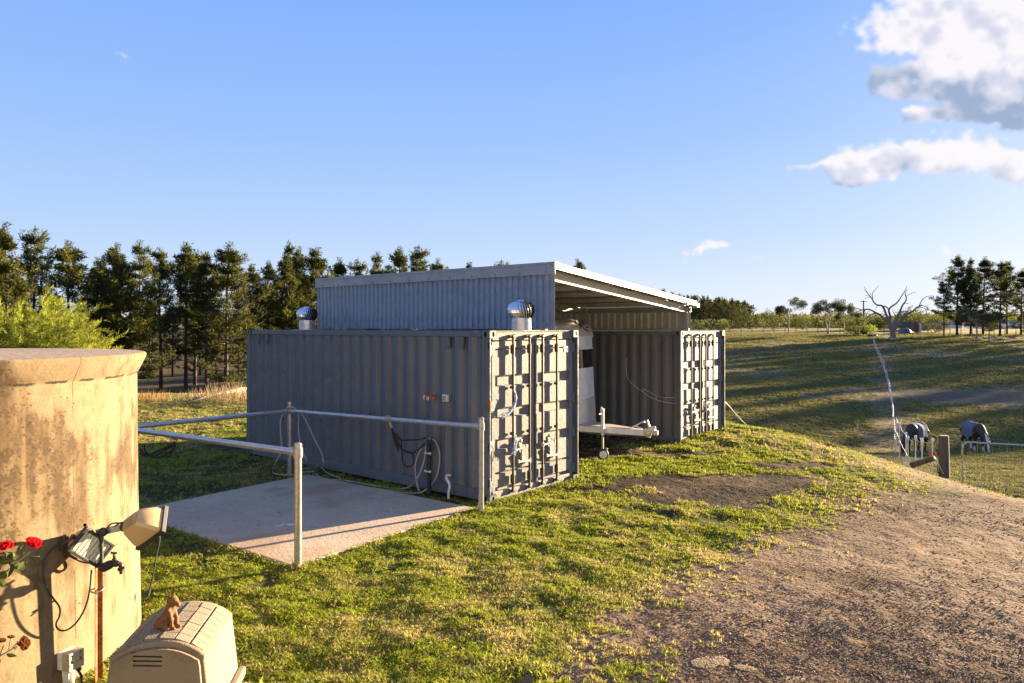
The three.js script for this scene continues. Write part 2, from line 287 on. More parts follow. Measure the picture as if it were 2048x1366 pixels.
// ---------------------------------------------------------------- mesh building
const V = (x, y, z) => new THREE.Vector3(x, y, z);
function plain(g, keepUV) {                              // position, normal, uv only, not indexed; uv in metres by the face's main direction
  let q = g.index ? g.toNonIndexed() : g;
  for (const n of Object.keys(q.attributes)) if (!['position', 'normal', 'uv', ...(keepUV === 'color' ? ['color'] : [])].includes(n)) q.deleteAttribute(n);
  if (!q.attributes.normal) q.computeVertexNormals();
  if (keepUV !== true) {
    const p = q.attributes.position, uv = new Float32Array(p.count * 2), a = V(), b = V(), c = V();
    for (let i = 0; i < p.count; i += 3) {
      a.fromBufferAttribute(p, i); b.fromBufferAttribute(p, i + 1); c.fromBufferAttribute(p, i + 2);
      const n = b.clone().sub(a).cross(c.clone().sub(a)), ax = Math.abs(n.x), ay = Math.abs(n.y), az = Math.abs(n.z);
      [a, b, c].forEach((w, k) => { const o = (i + k) * 2; if (ax >= ay && ax >= az) { uv[o] = w.z; uv[o + 1] = w.y; } else if (ay >= az) { uv[o] = w.x; uv[o + 1] = w.z; } else { uv[o] = w.x; uv[o + 1] = w.y; } });
    }
    q.setAttribute('uv', new THREE.BufferAttribute(uv, 2));
  }
  return q;
}
class MB {
  constructor() { this.g = []; }
  add(g, m) { if (m) { g = g.clone(); g.applyMatrix4(m); } this.g.push(plain(g)); return this; }
  box(x, y, z, w, h, d, rx = 0, ry = 0, rz = 0) { return this.add(new THREE.BoxGeometry(w, h, d), new THREE.Matrix4().compose(V(x, y, z), new THREE.Quaternion().setFromEuler(new THREE.Euler(rx, ry, rz)), V(1, 1, 1))); }
  rbox(x, y, z, w, h, d, r = .01, rx = 0, ry = 0, rz = 0) { return this.add(new RoundedBoxGeometry(w, h, d, 2, Math.min(r, w / 2.01, h / 2.01, d / 2.01)), new THREE.Matrix4().compose(V(x, y, z), new THREE.Quaternion().setFromEuler(new THREE.Euler(rx, ry, rz)), V(1, 1, 1))); }
  cyl(p, q, r1, r2 = r1, seg = 12, open = false) { const d = q.clone().sub(p), l = d.length(); return this.add(new THREE.CylinderGeometry(r2, r1, l, seg, 1, open), new THREE.Matrix4().compose(p.clone().add(q).multiplyScalar(.5), new THREE.Quaternion().setFromUnitVectors(V(0, 1, 0), d.normalize()), V(1, 1, 1))); }
  ball(p, r, sx = 1, sy = 1, sz = 1, n = 12) { return this.add(new THREE.SphereGeometry(r, n, Math.round(n * .7)), new THREE.Matrix4().compose(p, new THREE.Quaternion(), V(sx, sy, sz))); }
  tube(pts, r, seg = 0, rad = 7) { return this.add(new THREE.TubeGeometry(new THREE.CatmullRomCurve3(pts), seg || pts.length * 5, r, rad)); }
  taper(pts, r0, r1, rad = 6, sub = 3) {                 // a limb that thins along its length
    const cv = new THREE.CatmullRomCurve3(pts), n = Math.max(2, (pts.length - 1) * sub), fr = cv.computeFrenetFrames(n), pos = [], idx = [];
    for (let i = 0; i <= n; i++) { const c = cv.getPointAt(i / n), r = mix(r0, r1, i / n); for (let k = 0; k < rad; k++) { const a = k / rad * Math.PI * 2; const v = c.clone().addScaledVector(fr.normals[i], Math.cos(a) * r).addScaledVector(fr.binormals[i], Math.sin(a) * r); pos.push(v.x, v.y, v.z); } }
    for (let i = 0; i < n; i++) for (let k = 0; k < rad; k++) { const a = i * rad + k, b = i * rad + (k + 1) % rad; idx.push(a, b, a + rad, b, b + rad, a + rad); }
    const g = new THREE.BufferGeometry(); g.setAttribute('position', new THREE.Float32BufferAttribute(pos, 3)); g.setIndex(idx); g.computeVertexNormals(); return this.add(g);
  }
  geo() { return this.g.length === 1 ? this.g[0] : mergeGeometries(this.g); }
  mesh(name, mat, parent) { const m = new THREE.Mesh(this.geo(), mat); m.name = name; m.castShadow = m.receiveShadow = true; parent.add(m); return m; }
}
const names = {};
const numbered = (n) => { const k = names[n] = (names[n] ?? -1) + 1; return k ? n + '_' + String(k).padStart(3, '0') : n; };
function tag(o, label, category, group, kind) { o.userData.label = label; if (category) o.userData.category = category; if (group) o.userData.group = group; if (kind) o.userData.kind = kind; return o; }
function thing(name, label, category, pos = V(0, 0, 0), ry = 0, group) { const o = new THREE.Group(); o.name = numbered(name); o.position.copy(pos); o.rotation.y = ry; scene.add(o); return tag(o, label, category, group); }
function copyOf(o, label) { const c = o.clone(); c.name = numbered(o.name.replace(/_\d+$/, '')); c.userData = { ...o.userData, label: label ?? o.userData.label }; scene.add(c); return c; }
function struct(name, geo, mat, label) { const m = new THREE.Mesh(geo, mat); m.name = name; m.userData.kind = 'structure'; if (label) m.userData.label = label; m.castShadow = m.receiveShadow = true; scene.add(m); return m; }
function colored(g, c) { const n = g.attributes.position.count, a = new Float32Array(n * 3); for (let i = 0; i < n; i++) { a[i * 3] = c[0]; a[i * 3 + 1] = c[1]; a[i * 3 + 2] = c[2]; } g.setAttribute('color', new THREE.BufferAttribute(a, 3)); return g; }

// a smooth skin round a field f(x, y, z) < 0, on cells of the given size (surface nets)
function skin(f, lo, hi, cell, tint) {
  const n = [0, 1, 2].map((k) => Math.ceil((hi[k] - lo[k]) / cell) + 1), [nx, ny, nz] = n, val = new Float32Array(nx * ny * nz), id = new Int32Array(nx * ny * nz).fill(-1), pos = [], idx = [];
  const I = (i, j, k) => (k * ny + j) * nx + i;
  for (let k = 0; k < nz; k++) for (let j = 0; j < ny; j++) for (let i = 0; i < nx; i++) val[I(i, j, k)] = f(lo[0] + i * cell, lo[1] + j * cell, lo[2] + k * cell);
  for (let k = 0; k < nz - 1; k++) for (let j = 0; j < ny - 1; j++) for (let i = 0; i < nx - 1; i++) {
    let s = 0, sx = 0, sy = 0, sz = 0;
    const edge = (a, b, c, p, q, r) => { const u = val[I(i + a, j + b, k + c)], v = val[I(i + p, j + q, k + r)]; if ((u < 0) !== (v < 0)) { const t = u / (u - v); s++; sx += a + (p - a) * t; sy += b + (q - b) * t; sz += c + (r - c) * t; } };
    for (const a of [0, 1]) for (const b of [0, 1]) { edge(0, a, b, 1, a, b); edge(a, 0, b, a, 1, b); edge(a, b, 0, a, b, 1); }
    if (s) { id[I(i, j, k)] = pos.length / 3; pos.push(lo[0] + (i + sx / s) * cell, lo[1] + (j + sy / s) * cell, lo[2] + (k + sz / s) * cell); }
  }
  const quad = (a, b, c, d, flip) => { if (a < 0 || b < 0 || c < 0 || d < 0) return; flip ? idx.push(a, c, b, a, d, c) : idx.push(a, b, c, a, c, d); };
  for (let k = 1; k < nz - 1; k++) for (let j = 1; j < ny - 1; j++) for (let i = 1; i < nx - 1; i++) {
    const v = val[I(i, j, k)] < 0;
    if (v !== val[I(i + 1, j, k)] < 0) quad(id[I(i, j - 1, k - 1)], id[I(i, j, k - 1)], id[I(i, j, k)], id[I(i, j - 1, k)], !v);
    if (v !== val[I(i, j + 1, k)] < 0) quad(id[I(i - 1, j, k - 1)], id[I(i - 1, j, k)], id[I(i, j, k)], id[I(i, j, k - 1)], !v);
    if (v !== val[I(i, j, k + 1)] < 0) quad(id[I(i - 1, j - 1, k)], id[I(i, j - 1, k)], id[I(i, j, k)], id[I(i - 1, j, k)], !v);
  }
  const g = new THREE.BufferGeometry(); g.setAttribute('position', new THREE.Float32BufferAttribute(pos, 3)); g.setIndex(idx); g.computeVertexNormals();
  if (tint) { const c = []; for (let i = 0; i < pos.length; i += 3) c.push(...tint(pos[i], pos[i + 1], pos[i + 2])); g.setAttribute('color', new THREE.Float32BufferAttribute(c, 3)); }
  return plain(g, 'color');
}
// tapered capsules [x1,y1,z1,r1, x2,y2,z2,r2] joined smoothly
const limbs = (list, k = .05) => (x, y, z) => {
  let d = 0;
  for (const [ax, ay, az, ar, bx, by, bz, br] of list) {
    const ex = bx - ax, ey = by - ay, ez = bz - az, t = clamp(((x - ax) * ex + (y - ay) * ey + (z - az) * ez) / (ex * ex + ey * ey + ez * ez + 1e-9));
    d += Math.exp(-(Math.hypot(x - ax - ex * t, y - ay - ey * t, z - az - ez * t) - mix(ar, br, t)) / (k * .4));
  }
  return d < 1e-30 ? 1 : -Math.log(d) * k * .4;
};

// ---------------------------------------------------------------- the ground: one sheet round the eye out to the horizon
{
  const ang = [], R = [];
  for (let i = 0; i <= 400; i++) ang.push((-46 + 92 * i / 400) * Math.PI / 180);
  for (let i = 1; i < 90; i++) ang.push((46 + 268 * i / 90) * Math.PI / 180);
  for (let i = 0, r = 1.2; r < 1400; i++) { R.push(r); r += r < 22 ? Math.max(.035, r * .0072) : r < 160 ? r * .012 : r * .06; }
  const pos = [0, H(0, 0), 0], col = [...groundColor(0, 0)], uv = [0, 0], idx = [], na = ang.length, nr = R.length;
  for (let j = 0; j < nr; j++) for (let i = 0; i < na; i++) {
    const x = Math.sin(ang[i]) * R[j], d = Math.cos(ang[i]) * R[j]; let y = H(x, d); const c = cover(x, d);
    if (R[j] < 30 && !inSlab(x, d, .05)) { y += c.dirt * ((vn(x * 7, d * 7) - .5) * .009 + (fbm(x * 26, d * 26, 2) - .5) * .008) + c.dark * (fbm(x * 20, d * 20, 2) - .5) * .025 ; }
    if (inSlab(x, d, -.03)) y = Math.min(y, -.02);
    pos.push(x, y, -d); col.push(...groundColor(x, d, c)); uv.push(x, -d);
    if (j) { const a = 1 + (j - 1) * na + i, b = 1 + (j - 1) * na + (i + 1) % na; idx.push(a, b, a + na, b, b + na, a + na); } else idx.push(0, 1 + (i + 1) % na, 1 + i);
  }
  const g = new THREE.BufferGeometry();
  g.setAttribute('position', new THREE.Float32BufferAttribute(pos, 3)); g.setAttribute('color', new THREE.Float32BufferAttribute(col, 3)); g.setAttribute('uv', new THREE.Float32BufferAttribute(uv, 2)); g.setIndex(idx); g.computeVertexNormals();
  const nn = g.attributes.normal; let up = 0; for (let i = 0; i < 500; i++) up += nn.getY(i); if (up < 0) { const ix = g.index.array; for (let i = 0; i < ix.length; i += 3) { const t = ix[i]; ix[i] = ix[i + 1]; ix[i + 1] = t; } g.computeVertexNormals(); }
  const m = new THREE.MeshPhysicalMaterial({ name: 'earth', color: C(1.4, 1.4, 1.4), roughness: 1, specularIntensity: .08, vertexColors: true, map: rep(tSoil, .45), bumpMap: rep(tSoilB, .45), bumpScale: .014 });
  struct('ground', g, m, 'grass, bare brown earth and gravel of the yard and the paddock beyond');
}


// ---------------------------------------------------------------- folded sheet: a profile [[s, off], ...] drawn from one edge to the other by place(s, off, 0 or 1)
function folded(profile, place) {
  const p = [];
  for (let i = 0; i + 1 < profile.length; i++) { const a = place(...profile[i], 0), b = place(...profile[i + 1], 0), c = place(...profile[i + 1], 1), d = place(...profile[i], 1); for (const q of [a, b, c, a, c, d]) p.push(q.x, q.y, q.z); }
  const g = new THREE.BufferGeometry(); g.setAttribute('position', new THREE.Float32BufferAttribute(p, 3)); g.computeVertexNormals(); return g;
}
function ribs(length, pitch, depth, flat = .26, slope = .24) {   // trapezoid ribs over a length
  const n = Math.max(1, Math.round(length / pitch)), q = length / n, out = [[0, 0]];
  for (let i = 0; i < n; i++) out.push([(i + flat / 2) * q, 0], [(i + flat / 2 + slope) * q, depth], [(i + 1 - flat / 2 - slope) * q, depth], [(i + 1 - flat / 2) * q, 0]);
  out.push([length, 0]); return out;
}
const font = await new FontLoader().loadAsync('fonts/droid/droid_sans_bold.typeface.json');
function lettering(text, size, thick = .002) { const g = new THREE.ExtrudeGeometry(font.generateShapes(text, size), { depth: thick, bevelEnabled: false, curveSegments: 4 }); return plain(g); }

// ---------------------------------------------------------------- shipping containers: x across the doors, z out through them, base at y = 0
function makeContainer(name, label, W, L, HT, mats, pos, rods, group) {
  const t = thing(name, label, 'shipping container', pos, PHI, group), CW = .178, CH = .118, CL = .162;
  // corner castings: hollow, with the oval slots seen in each face
  const slotFace = (w, h, sw, sh) => { const s = new THREE.Shape(); s.moveTo(-w / 2, -h / 2); s.lineTo(w / 2, -h / 2); s.lineTo(w / 2, h / 2); s.lineTo(-w / 2, h / 2); s.closePath(); const o = new THREE.Path(), r = sw / 2; o.absarc(0, sh / 2 - r, r, 0, Math.PI); o.absarc(0, -sh / 2 + r, r, Math.PI, 2 * Math.PI); s.holes.push(o); return new THREE.ExtrudeGeometry(s, { depth: .012, bevelEnabled: false, curveSegments: 8 }); };
  const cast = new MB(), fz = slotFace(CL, CH, .05, .082), fx = slotFace(CW, CH, .06, .082), mt = (x, y, z, ry) => new THREE.Matrix4().makeRotationY(ry).setPosition(x, y, z);
  cast.add(fz, mt(0, 0, CW / 2 - .012, 0)).add(fz, mt(0, 0, -CW / 2, 0)).add(fx, mt(-CL / 2, 0, 0, Math.PI / 2)).add(fx, mt(CL / 2 - .012, 0, 0, Math.PI / 2)).box(0, CH / 2 - .006, 0, CL - .004, .012, CW - .004).box(0, -CH / 2 + .006, 0, CL - .004, .012, CW - .004);
  const cg = cast.geo();
  for (const x of [CL / 2 - .004, W - CL / 2 + .004]) for (const y of [CH / 2, HT - CH / 2 + .004]) for (const z of [-CW / 2 + .004, -L + CW / 2 - .004]) { const m = new THREE.Mesh(cg, mats.paint); m.name = 'corner_casting'; m.position.set(x, y, z); m.castShadow = m.receiveShadow = true; t.add(m); }
  for (const [x, s] of [[.062, 1], [W - .062, -1]]) for (const z of [-.07, -L + .07]) { const m = new MB(); if (z > -1) m.rbox(x, HT / 2, -.115, .124, HT - 2 * CH, .07, .01).rbox(x - s * .049, HT / 2, -.055, .026, HT - 2 * CH, .11, .006); else m.rbox(x, HT / 2, z, .124, HT - 2 * CH, .14, .012); m.mesh('corner_post', mats.paint, t); }
  for (const x of [.035, W - .035]) { new MB().rbox(x, HT - .05, -L / 2, .06, .085, L - 2 * CW, .008).mesh('top_rail', mats.paint, t); new MB().rbox(x + (x < 1 ? -.008 : .008), .105, -L / 2, .05, .16, L - 2 * CW, .008).mesh('bottom_rail', mats.paint, t); }
  const pr = ribs(L - .28, .285, .05, .25, .25);
  for (const s of [0, 1]) new MB().add(folded(pr, (u, o, k) => V(s ? W - .016 - o : .016 + o, k ? HT - .085 : .17, -.14 - u))).mesh('side_panel', mats.paint, t);
  new MB().add(folded(ribs(W - .24, .25, .045), (u, o, k) => V(.12 + u, k ? HT - .1 : .15, -L + .03 + o))).mesh('end_panel', mats.paint, t);
  new MB().box(W / 2, HT - .05, -L + .03, W - .3, .09, .05).mesh('end_rail', mats.paint, t); new MB().box(W / 2, .09, -L + .03, W - .3, .12, .05).mesh('end_rail', mats.paint, t);
  new MB().add(folded(ribs(L - .2, .21, .02), (u, o, k) => V(k ? W - .04 : .04, HT - .022 + o, -.1 - u))).mesh('roof_panel', mats.paint, t);
  new MB().box(W / 2, .13, -L / 2, W - .12, .05, L - .3).mesh('floor', mats.paint, t);
  // door frame set back between the posts
  const ZB = -.062;
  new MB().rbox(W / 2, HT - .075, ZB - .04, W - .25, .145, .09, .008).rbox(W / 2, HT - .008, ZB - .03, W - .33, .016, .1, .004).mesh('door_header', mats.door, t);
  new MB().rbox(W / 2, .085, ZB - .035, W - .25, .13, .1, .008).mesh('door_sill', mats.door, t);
  const bands = [[.20, .40], [.425, .77], [.92, 1.25], [1.40, 1.735], [1.895, 2.285], [2.30, 2.42]];
  for (const s of [0, 1]) {
    const x0 = s ? W / 2 + .006 : .115, x1 = s ? W - .115 : W / 2 - .006, dw = x1 - x0, xo = s ? x1 : x0;
    const door = new MB();
    door.box((x0 + x1) / 2, (HT - .02) / 2, ZB - .045, dw, HT - .32, .012);
    door.box(x0 + .035, (HT - .02) / 2, ZB - .018, .07, HT - .315, .045).box(x1 - .035, (HT - .02) / 2, ZB - .018, .07, HT - .315, .045);
    for (const [y0, y1] of bands) { const sh = new THREE.Shape([[0, y0 - .025], [.036, y0 + .008], [.036, y1 - .004], [0, y1 + .012]].map(([a, b]) => new THREE.Vector2(-a, b * (HT - .02) / 2.56)).reverse()); const g = new THREE.ExtrudeGeometry(sh, { depth: dw - .14, bevelEnabled: false }); door.add(g, new THREE.Matrix4().makeRotationY(Math.PI / 2).setPosition(x0 + .07, 0, ZB - .039)); }
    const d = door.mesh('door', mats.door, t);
    new MB().box(s ? x0 - .004 : x1 + .002, HT / 2, ZB + .006, .012, HT - .34, .02).mesh('gasket', M.black, d);
    for (const y of [.24, .85, 1.45, 2.3]) new MB().rbox(xo + (s ? .012 : -.012), y, ZB + .002, .1, .15, .03, .008).cyl(V(xo + (s ? .05 : -.05), y - .09, ZB + .012), V(xo + (s ? .05 : -.05), y + .09, ZB + .012), .016, .016, 8).mesh('hinge', mats.paint, d);
    rods[s].forEach((x, k) => {
      const z = ZB + .048, b = new MB();
      b.cyl(V(x, .1, z), V(x, HT - .09, z), .019, .019, 10);
      const bar = b.mesh('locking_bar', mats.gear, d);
      for (const y of [.13, HT - .11]) { const c = new MB(); c.rbox(x, y + (y < 1 ? -.02 : .02), z, .055, .05, .05, .01).rbox(x - .05, y + (y < 1 ? -.035 : .035), z - .012, .07, .022, .05, .006, 0, 0, .25).rbox(x + .045, y + (y < 1 ? -.03 : .03), z - .014, .03, .05, .05, .006).ball(V(x, y, z), .026, 1, .8, 1, 8); c.mesh('cam_keeper', mats.gear, bar); }
      for (const y of [.29, 2.31]) new MB().rbox(x, y, z - .012, .058, .135, .05, .012).cyl(V(x, y - .075, z), V(x, y + .075, z), .026, .026, 10).mesh('bar_bracket', mats.gear, bar);
      for (const y of [1.0, 1.72]) new MB().rbox(x - .012, y, z - .014, .075, .042, .032, .006).cyl(V(x, y - .03, z), V(x, y + .03, z), .022, .022, 9).mesh('bar_guide', mats.gear, bar);
      const hy = [.74, .53][k === 0 ? (s ? 0 : 0) : 1], dir = k === 0 ? 1 : -1, hb = new MB(), xh = x + dir * .3;
      hb.cyl(V(x, hy - .04, z), V(x, hy + .04, z), .024, .024, 9).rbox(x + dir * .15, hy + .005, z + .022, .3, .03, .016, .006, 0, 0, dir * .06).rbox(xh, hy + .02, z + .02, .035, .055, .03, .008);
      hb.mesh('handle', mats.latch, bar);
      new MB().rbox(x + dir * .17, hy + .055, ZB + .03, .06, .12, .05, .012, 0, 0, .3).ball(V(x + dir * .19, hy + .12, ZB + .045), .028, 1, 1.2, .8, 8).cyl(V(x + dir * .2, hy - .06, ZB + .02), V(x + dir * .13, hy - .02, ZB + .06), .012, .012, 7).mesh('hasp', mats.latch, d);
    });
  }
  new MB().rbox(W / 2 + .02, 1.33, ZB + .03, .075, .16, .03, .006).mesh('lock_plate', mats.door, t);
  return t;
}
const toA = (px, b) => { const X = (px - 1024) / F; return (X * (P0[1] + .648 * b) + .334 + .7615 * b) / (.648 - .7615 * X); };
const toB = (px, a) => { const X = (px - 1024) / F; return (-.334 + .648 * a - X * (11.25 + .7615 * a)) / (.7615 + .648 * X); };
const yardAt = (px, py, a) => { const b = toB(px, a), p = yard(a, b); p.y = EYE - (py - HORIZON) * -p.z / F; return p; };

const gearDark = { paint: M.paint, door: M.paintDoorLit, gear: M.rod, latch: M.rodPale };
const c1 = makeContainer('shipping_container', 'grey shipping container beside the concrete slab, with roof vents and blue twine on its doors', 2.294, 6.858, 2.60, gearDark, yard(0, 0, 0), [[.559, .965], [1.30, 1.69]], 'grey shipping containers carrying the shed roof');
{ // the marks and vents of the near container
  const t = c1, L = (a, y, b) => V(a, y, -b);
  for (const px of [516, 533, 895, 923]) new MB().rbox(.012, 2.42, -toB(px, 0), .035, .17, .085, .008).box(-.008, 2.335, -toB(px, 0), .018, .03, .06).mesh('vent_cover', M.paintDark, t);
  new MB().add(lettering('10', .105), new THREE.Matrix4().setPosition(1.93, 2.23, -.058)).mesh('number', M.letters, t);
  const st = new MB(), b0 = toB(846, 0), b1 = toB(872, 0), turn = new THREE.Matrix4().makeRotationY(-Math.PI / 2);
  [['f', 0, M.white], ['u', .075, M.white], ['r', .13, M.red], ['o', .2, M.orange]].forEach(([ch, o, m]) => new MB().add(lettering(ch, .075), turn.clone().setPosition(.004, 1.475, -b0 + o)).mesh('sticker_letter', m, t));
  new MB().box(.012, 1.545, -(b0 + b1) / 2, .006, .055, .27).mesh('torn_sticker', M.rust, t);
  new MB().box(-.002, 1.49, -.03, .006, .16, .035).box(.02, 1.49, .002, .03, .13, .004).mesh('rust_patch', M.rust, t);
  for (const y of [.30, .85, 1.45, 2.38]) new MB().box(-.001, y, -.022, .004, .12, .028).mesh('hinge_notch', M.dark, t);
}
{ const cc = yard(6.87, .45, -.03); makeContainer('shipping_container', 'dark grey far container under the shed roof, with a pale curved scratch on its side', 2.29, 6.858, 2.60, { paint: M.paintDark, door: M.paintDoorLitB, gear: M.rod, latch: M.rodPale }, cc, [[.53, .95], [1.27, 1.66]], 'grey shipping containers carrying the shed roof');
  const c2 = scene.children[scene.children.length - 1];
  const p = (b, y) => V(-.003, y, -b);
  new MB().tube([p(1.42, 1.95), p(1.40, 1.55), p(1.28, 1.38), p(1.0, 1.2), p(.82, 1.1), p(.5, 1.0), p(.12, 0.97)], .006, 40, 5).tube([p(.98, 1.27), p(.95, 1.17)], .005, 6, 5).tube([p(.98, 1.27), p(.55, 1.1), p(.15, 1.1)], .005, 20, 5).tube([p(.62, 1.12), p(.62, 1.03)], .005, 6, 5).mesh('scratch', M.letters, c2); }

// ---------------------------------------------------------------- the shed roof across the two containers
{
  const t = thing('carport_shed', 'blue grey corrugated steel shed roof spanning the gap between the two containers', 'shed', yard(0, 0, 0), PHI);
  const Lp = (a, b, y) => V(a, y, -b), yt = (a) => 3.725 - (a - 1.6) * .0814;
  const fb = (a) => mix(.03, .42, (a - 1.6) / 5.95), bb = (a) => mix(6.74, 7.2, (a - 1.6) / 5.95);
  new MB().add(folded(ribs(6.66, .135, .034, .34, .12), (u, o, k) => Lp(1.655 + o, .06 + u, k ? 3.56 : 2.625))).mesh('wall_sheet', M.sheet, t);
  new MB().add(folded(ribs(6.66, .135, .026, .3, .15), (u, o, k) => Lp(1.70 + o, .06 + u, k ? 3.56 : 2.625))).mesh('wall_lining', M.under, t);
  const fl = new MB().box(1.632, 3.645, -3.385, .008, .2, 6.76).box(1.70, 3.742, -3.385, .14, .006, 6.76, 0, 0, -.08).mesh('ridge_flashing', M.cap, t);
  const screw = new THREE.CylinderGeometry(.011, .011, .012, 6); screw.rotateZ(Math.PI / 2);
  for (let k = 0; k < 12; k++) for (const y of [3.585, 2.70]) { const m = new THREE.Mesh(screw, M.dark); m.name = 'screw'; m.position.set(y > 3 ? 1.624 : 1.652, y, -.2 - k * .57); (y > 3 ? fl : t).add(m); }
  new MB().add(folded(ribs(6.9, .19, .029, .3, .12), (u, o, k) => { const a = k ? 7.55 : 1.62; return Lp(a, fb(a) + .02 + u * (bb(a) - fb(a) - .04) / 6.9, yt(a) - .035 + o); })).mesh('roof_sheet', M.sheet, t);
  for (const a of [1.85, 2.9, 3.95, 5.0, 6.05, 7.0]) new MB().box(a, yt(a) - .085, -3.6, .012, .09, 6.5).box(a + .025, yt(a) - .045, -3.6, .05, .008, 6.5).box(a + .025, yt(a) - .128, -3.6, .05, .008, 6.5).mesh('purlin', M.under, t);
  const slope = -Math.atan(.0814), cx = 4.575, len = 5.98;
  for (const b of [.2, 3.3, 6.6]) new MB().box(cx, yt(cx) - .19, -b - .2, len - .1, .15, .012, 0, b < 1 ? .0655 : 0, slope).box(cx, yt(cx) - .262, -b - .17, len - .1, .01, .06, 0, b < 1 ? .0655 : 0, slope).box(cx, yt(cx) - .118, -b - .17, len - .1, .01, .06, 0, b < 1 ? .0655 : 0, slope).mesh('rafter', M.under, t);
  new MB().box(cx, yt(cx) - .04, -.225 + .012, len, .10, .008, 0, -.0655 * -1, slope).box(cx, yt(cx) + .014, -.225 - .06, len, .006, .14, 0, .0655, slope).mesh('barge_flashing', M.cap, t);
  // low wall on the far container
  new MB().add(folded(ribs(6.4, .19, .026, .3, .15), (u, o, k) => Lp(7.40 + o, .5 + u, k ? 3.13 : 2.58))).mesh('low_wall_sheet', M.under, t);
  new MB().add(folded(ribs(6.4, .19, .026, .3, .15), (u, o, k) => Lp(7.45 + o, .5 + u, k ? 3.13 : 2.58))).mesh('low_wall_cladding', M.sheet, t);
  new MB().box(7.37, 2.60, -3.7, .04, .06, 6.4).mesh('base_channel', M.under, t);
  new MB().box(7.37, 3.06, -3.6, .012, .1, 6.3).box(7.335, 3.012, -3.6, .07, .01, 6.3).box(7.335, 3.108, -3.6, .07, .01, 6.3).mesh('eave_purlin', M.cap, t);
  for (const b of [.56, 3.35, 6.7]) new MB().rbox(7.36, 2.84, -b, .06, .56, .08, .006).mesh('wall_post', M.under, t);
  for (const b of [.3, 3.35, 6.6]) new MB().rbox(1.72, 3.12, -b, .06, 1.04, .08, .006).mesh('wall_post', M.under, t);
  new MB().box(7.62, 3.16, -3.75, .1, .09, 6.7).mesh('gutter', M.cap, t);
}

// ---------------------------------------------------------------- turbine vents on the container roof
{
  const t = thing('turbine_vent', 'shiny round turbine vent on the container roof, before the right end of the blue wall', 'roof vent', yard(1.1, .3, 2.60), PHI, 'turbine vents on the near container');
  new MB().cyl(V(0, -.02, 0), V(0, .2, 0), .17, .165, 24).box(0, .0, 0, .44, .012, .44).mesh('collar', M.galv, t);
  new MB().tube([V(.17, .2, 0), V(0, .2, .17), V(-.17, .2, 0), V(0, .2, -.17), V(.17, .2, 0)], .008, 32, 6).mesh('ring', M.alloy, t);
  const prof = [[.165, 0], [.205, .06], [.222, .135], [.205, .205], [.15, .258], [.06, .28]], core = new THREE.LatheGeometry(prof.map(([r, y]) => new THREE.Vector2(r * .9, y)), 24);
  new MB().add(core, new THREE.Matrix4().setPosition(0, .205, 0)).mesh('inner_drum', M.rod, t);
  const blade = []; const steps = 9;
  for (let i = 0; i < steps; i++) { const q = i / (steps - 1) * (prof.length - 1), k = Math.min(prof.length - 2, Math.floor(q)), f = q - k, r = mix(prof[k][0], prof[k + 1][0], f), y = mix(prof[k][1], prof[k + 1][1], f); blade.push([r, y, i / (steps - 1) * .42]); }
  const bp = []; const P = (r, y, a) => V(Math.cos(a) * r, y + .205, Math.sin(a) * r);
  for (let i = 0; i + 1 < steps; i++) { const [r, y, a] = blade[i], [r2, y2, a2] = blade[i + 1], w = .17; const A = P(r * .94, y, a), B = P(r * 1.03, y, a + w), Cc = P(r2 * 1.03, y2, a2 + w), D = P(r2 * .94, y2, a2); for (const v of [A, D, Cc, A, Cc, B]) bp.push(v.x, v.y, v.z); }
  const bg = new THREE.BufferGeometry(); bg.setAttribute('position', new THREE.Float32BufferAttribute(bp, 3)); bg.computeVertexNormals(); plain(bg);
  for (let k = 0; k < 28; k++) { const m = new THREE.Mesh(bg, M.alloy); m.name = 'vane'; m.rotation.y = k / 28 * Math.PI * 2; m.castShadow = m.receiveShadow = true; t.add(m); }
  new MB().cyl(V(0, .475, 0), V(0, .497, 0), .075, .06, 16).mesh('crown_cap', M.alloy, t);
  const c = copyOf(t, 'shiny round turbine vent at the far end of the roof, left of the blue wall'); c.position.copy(yard(1.1, 6.3, 2.60));
}

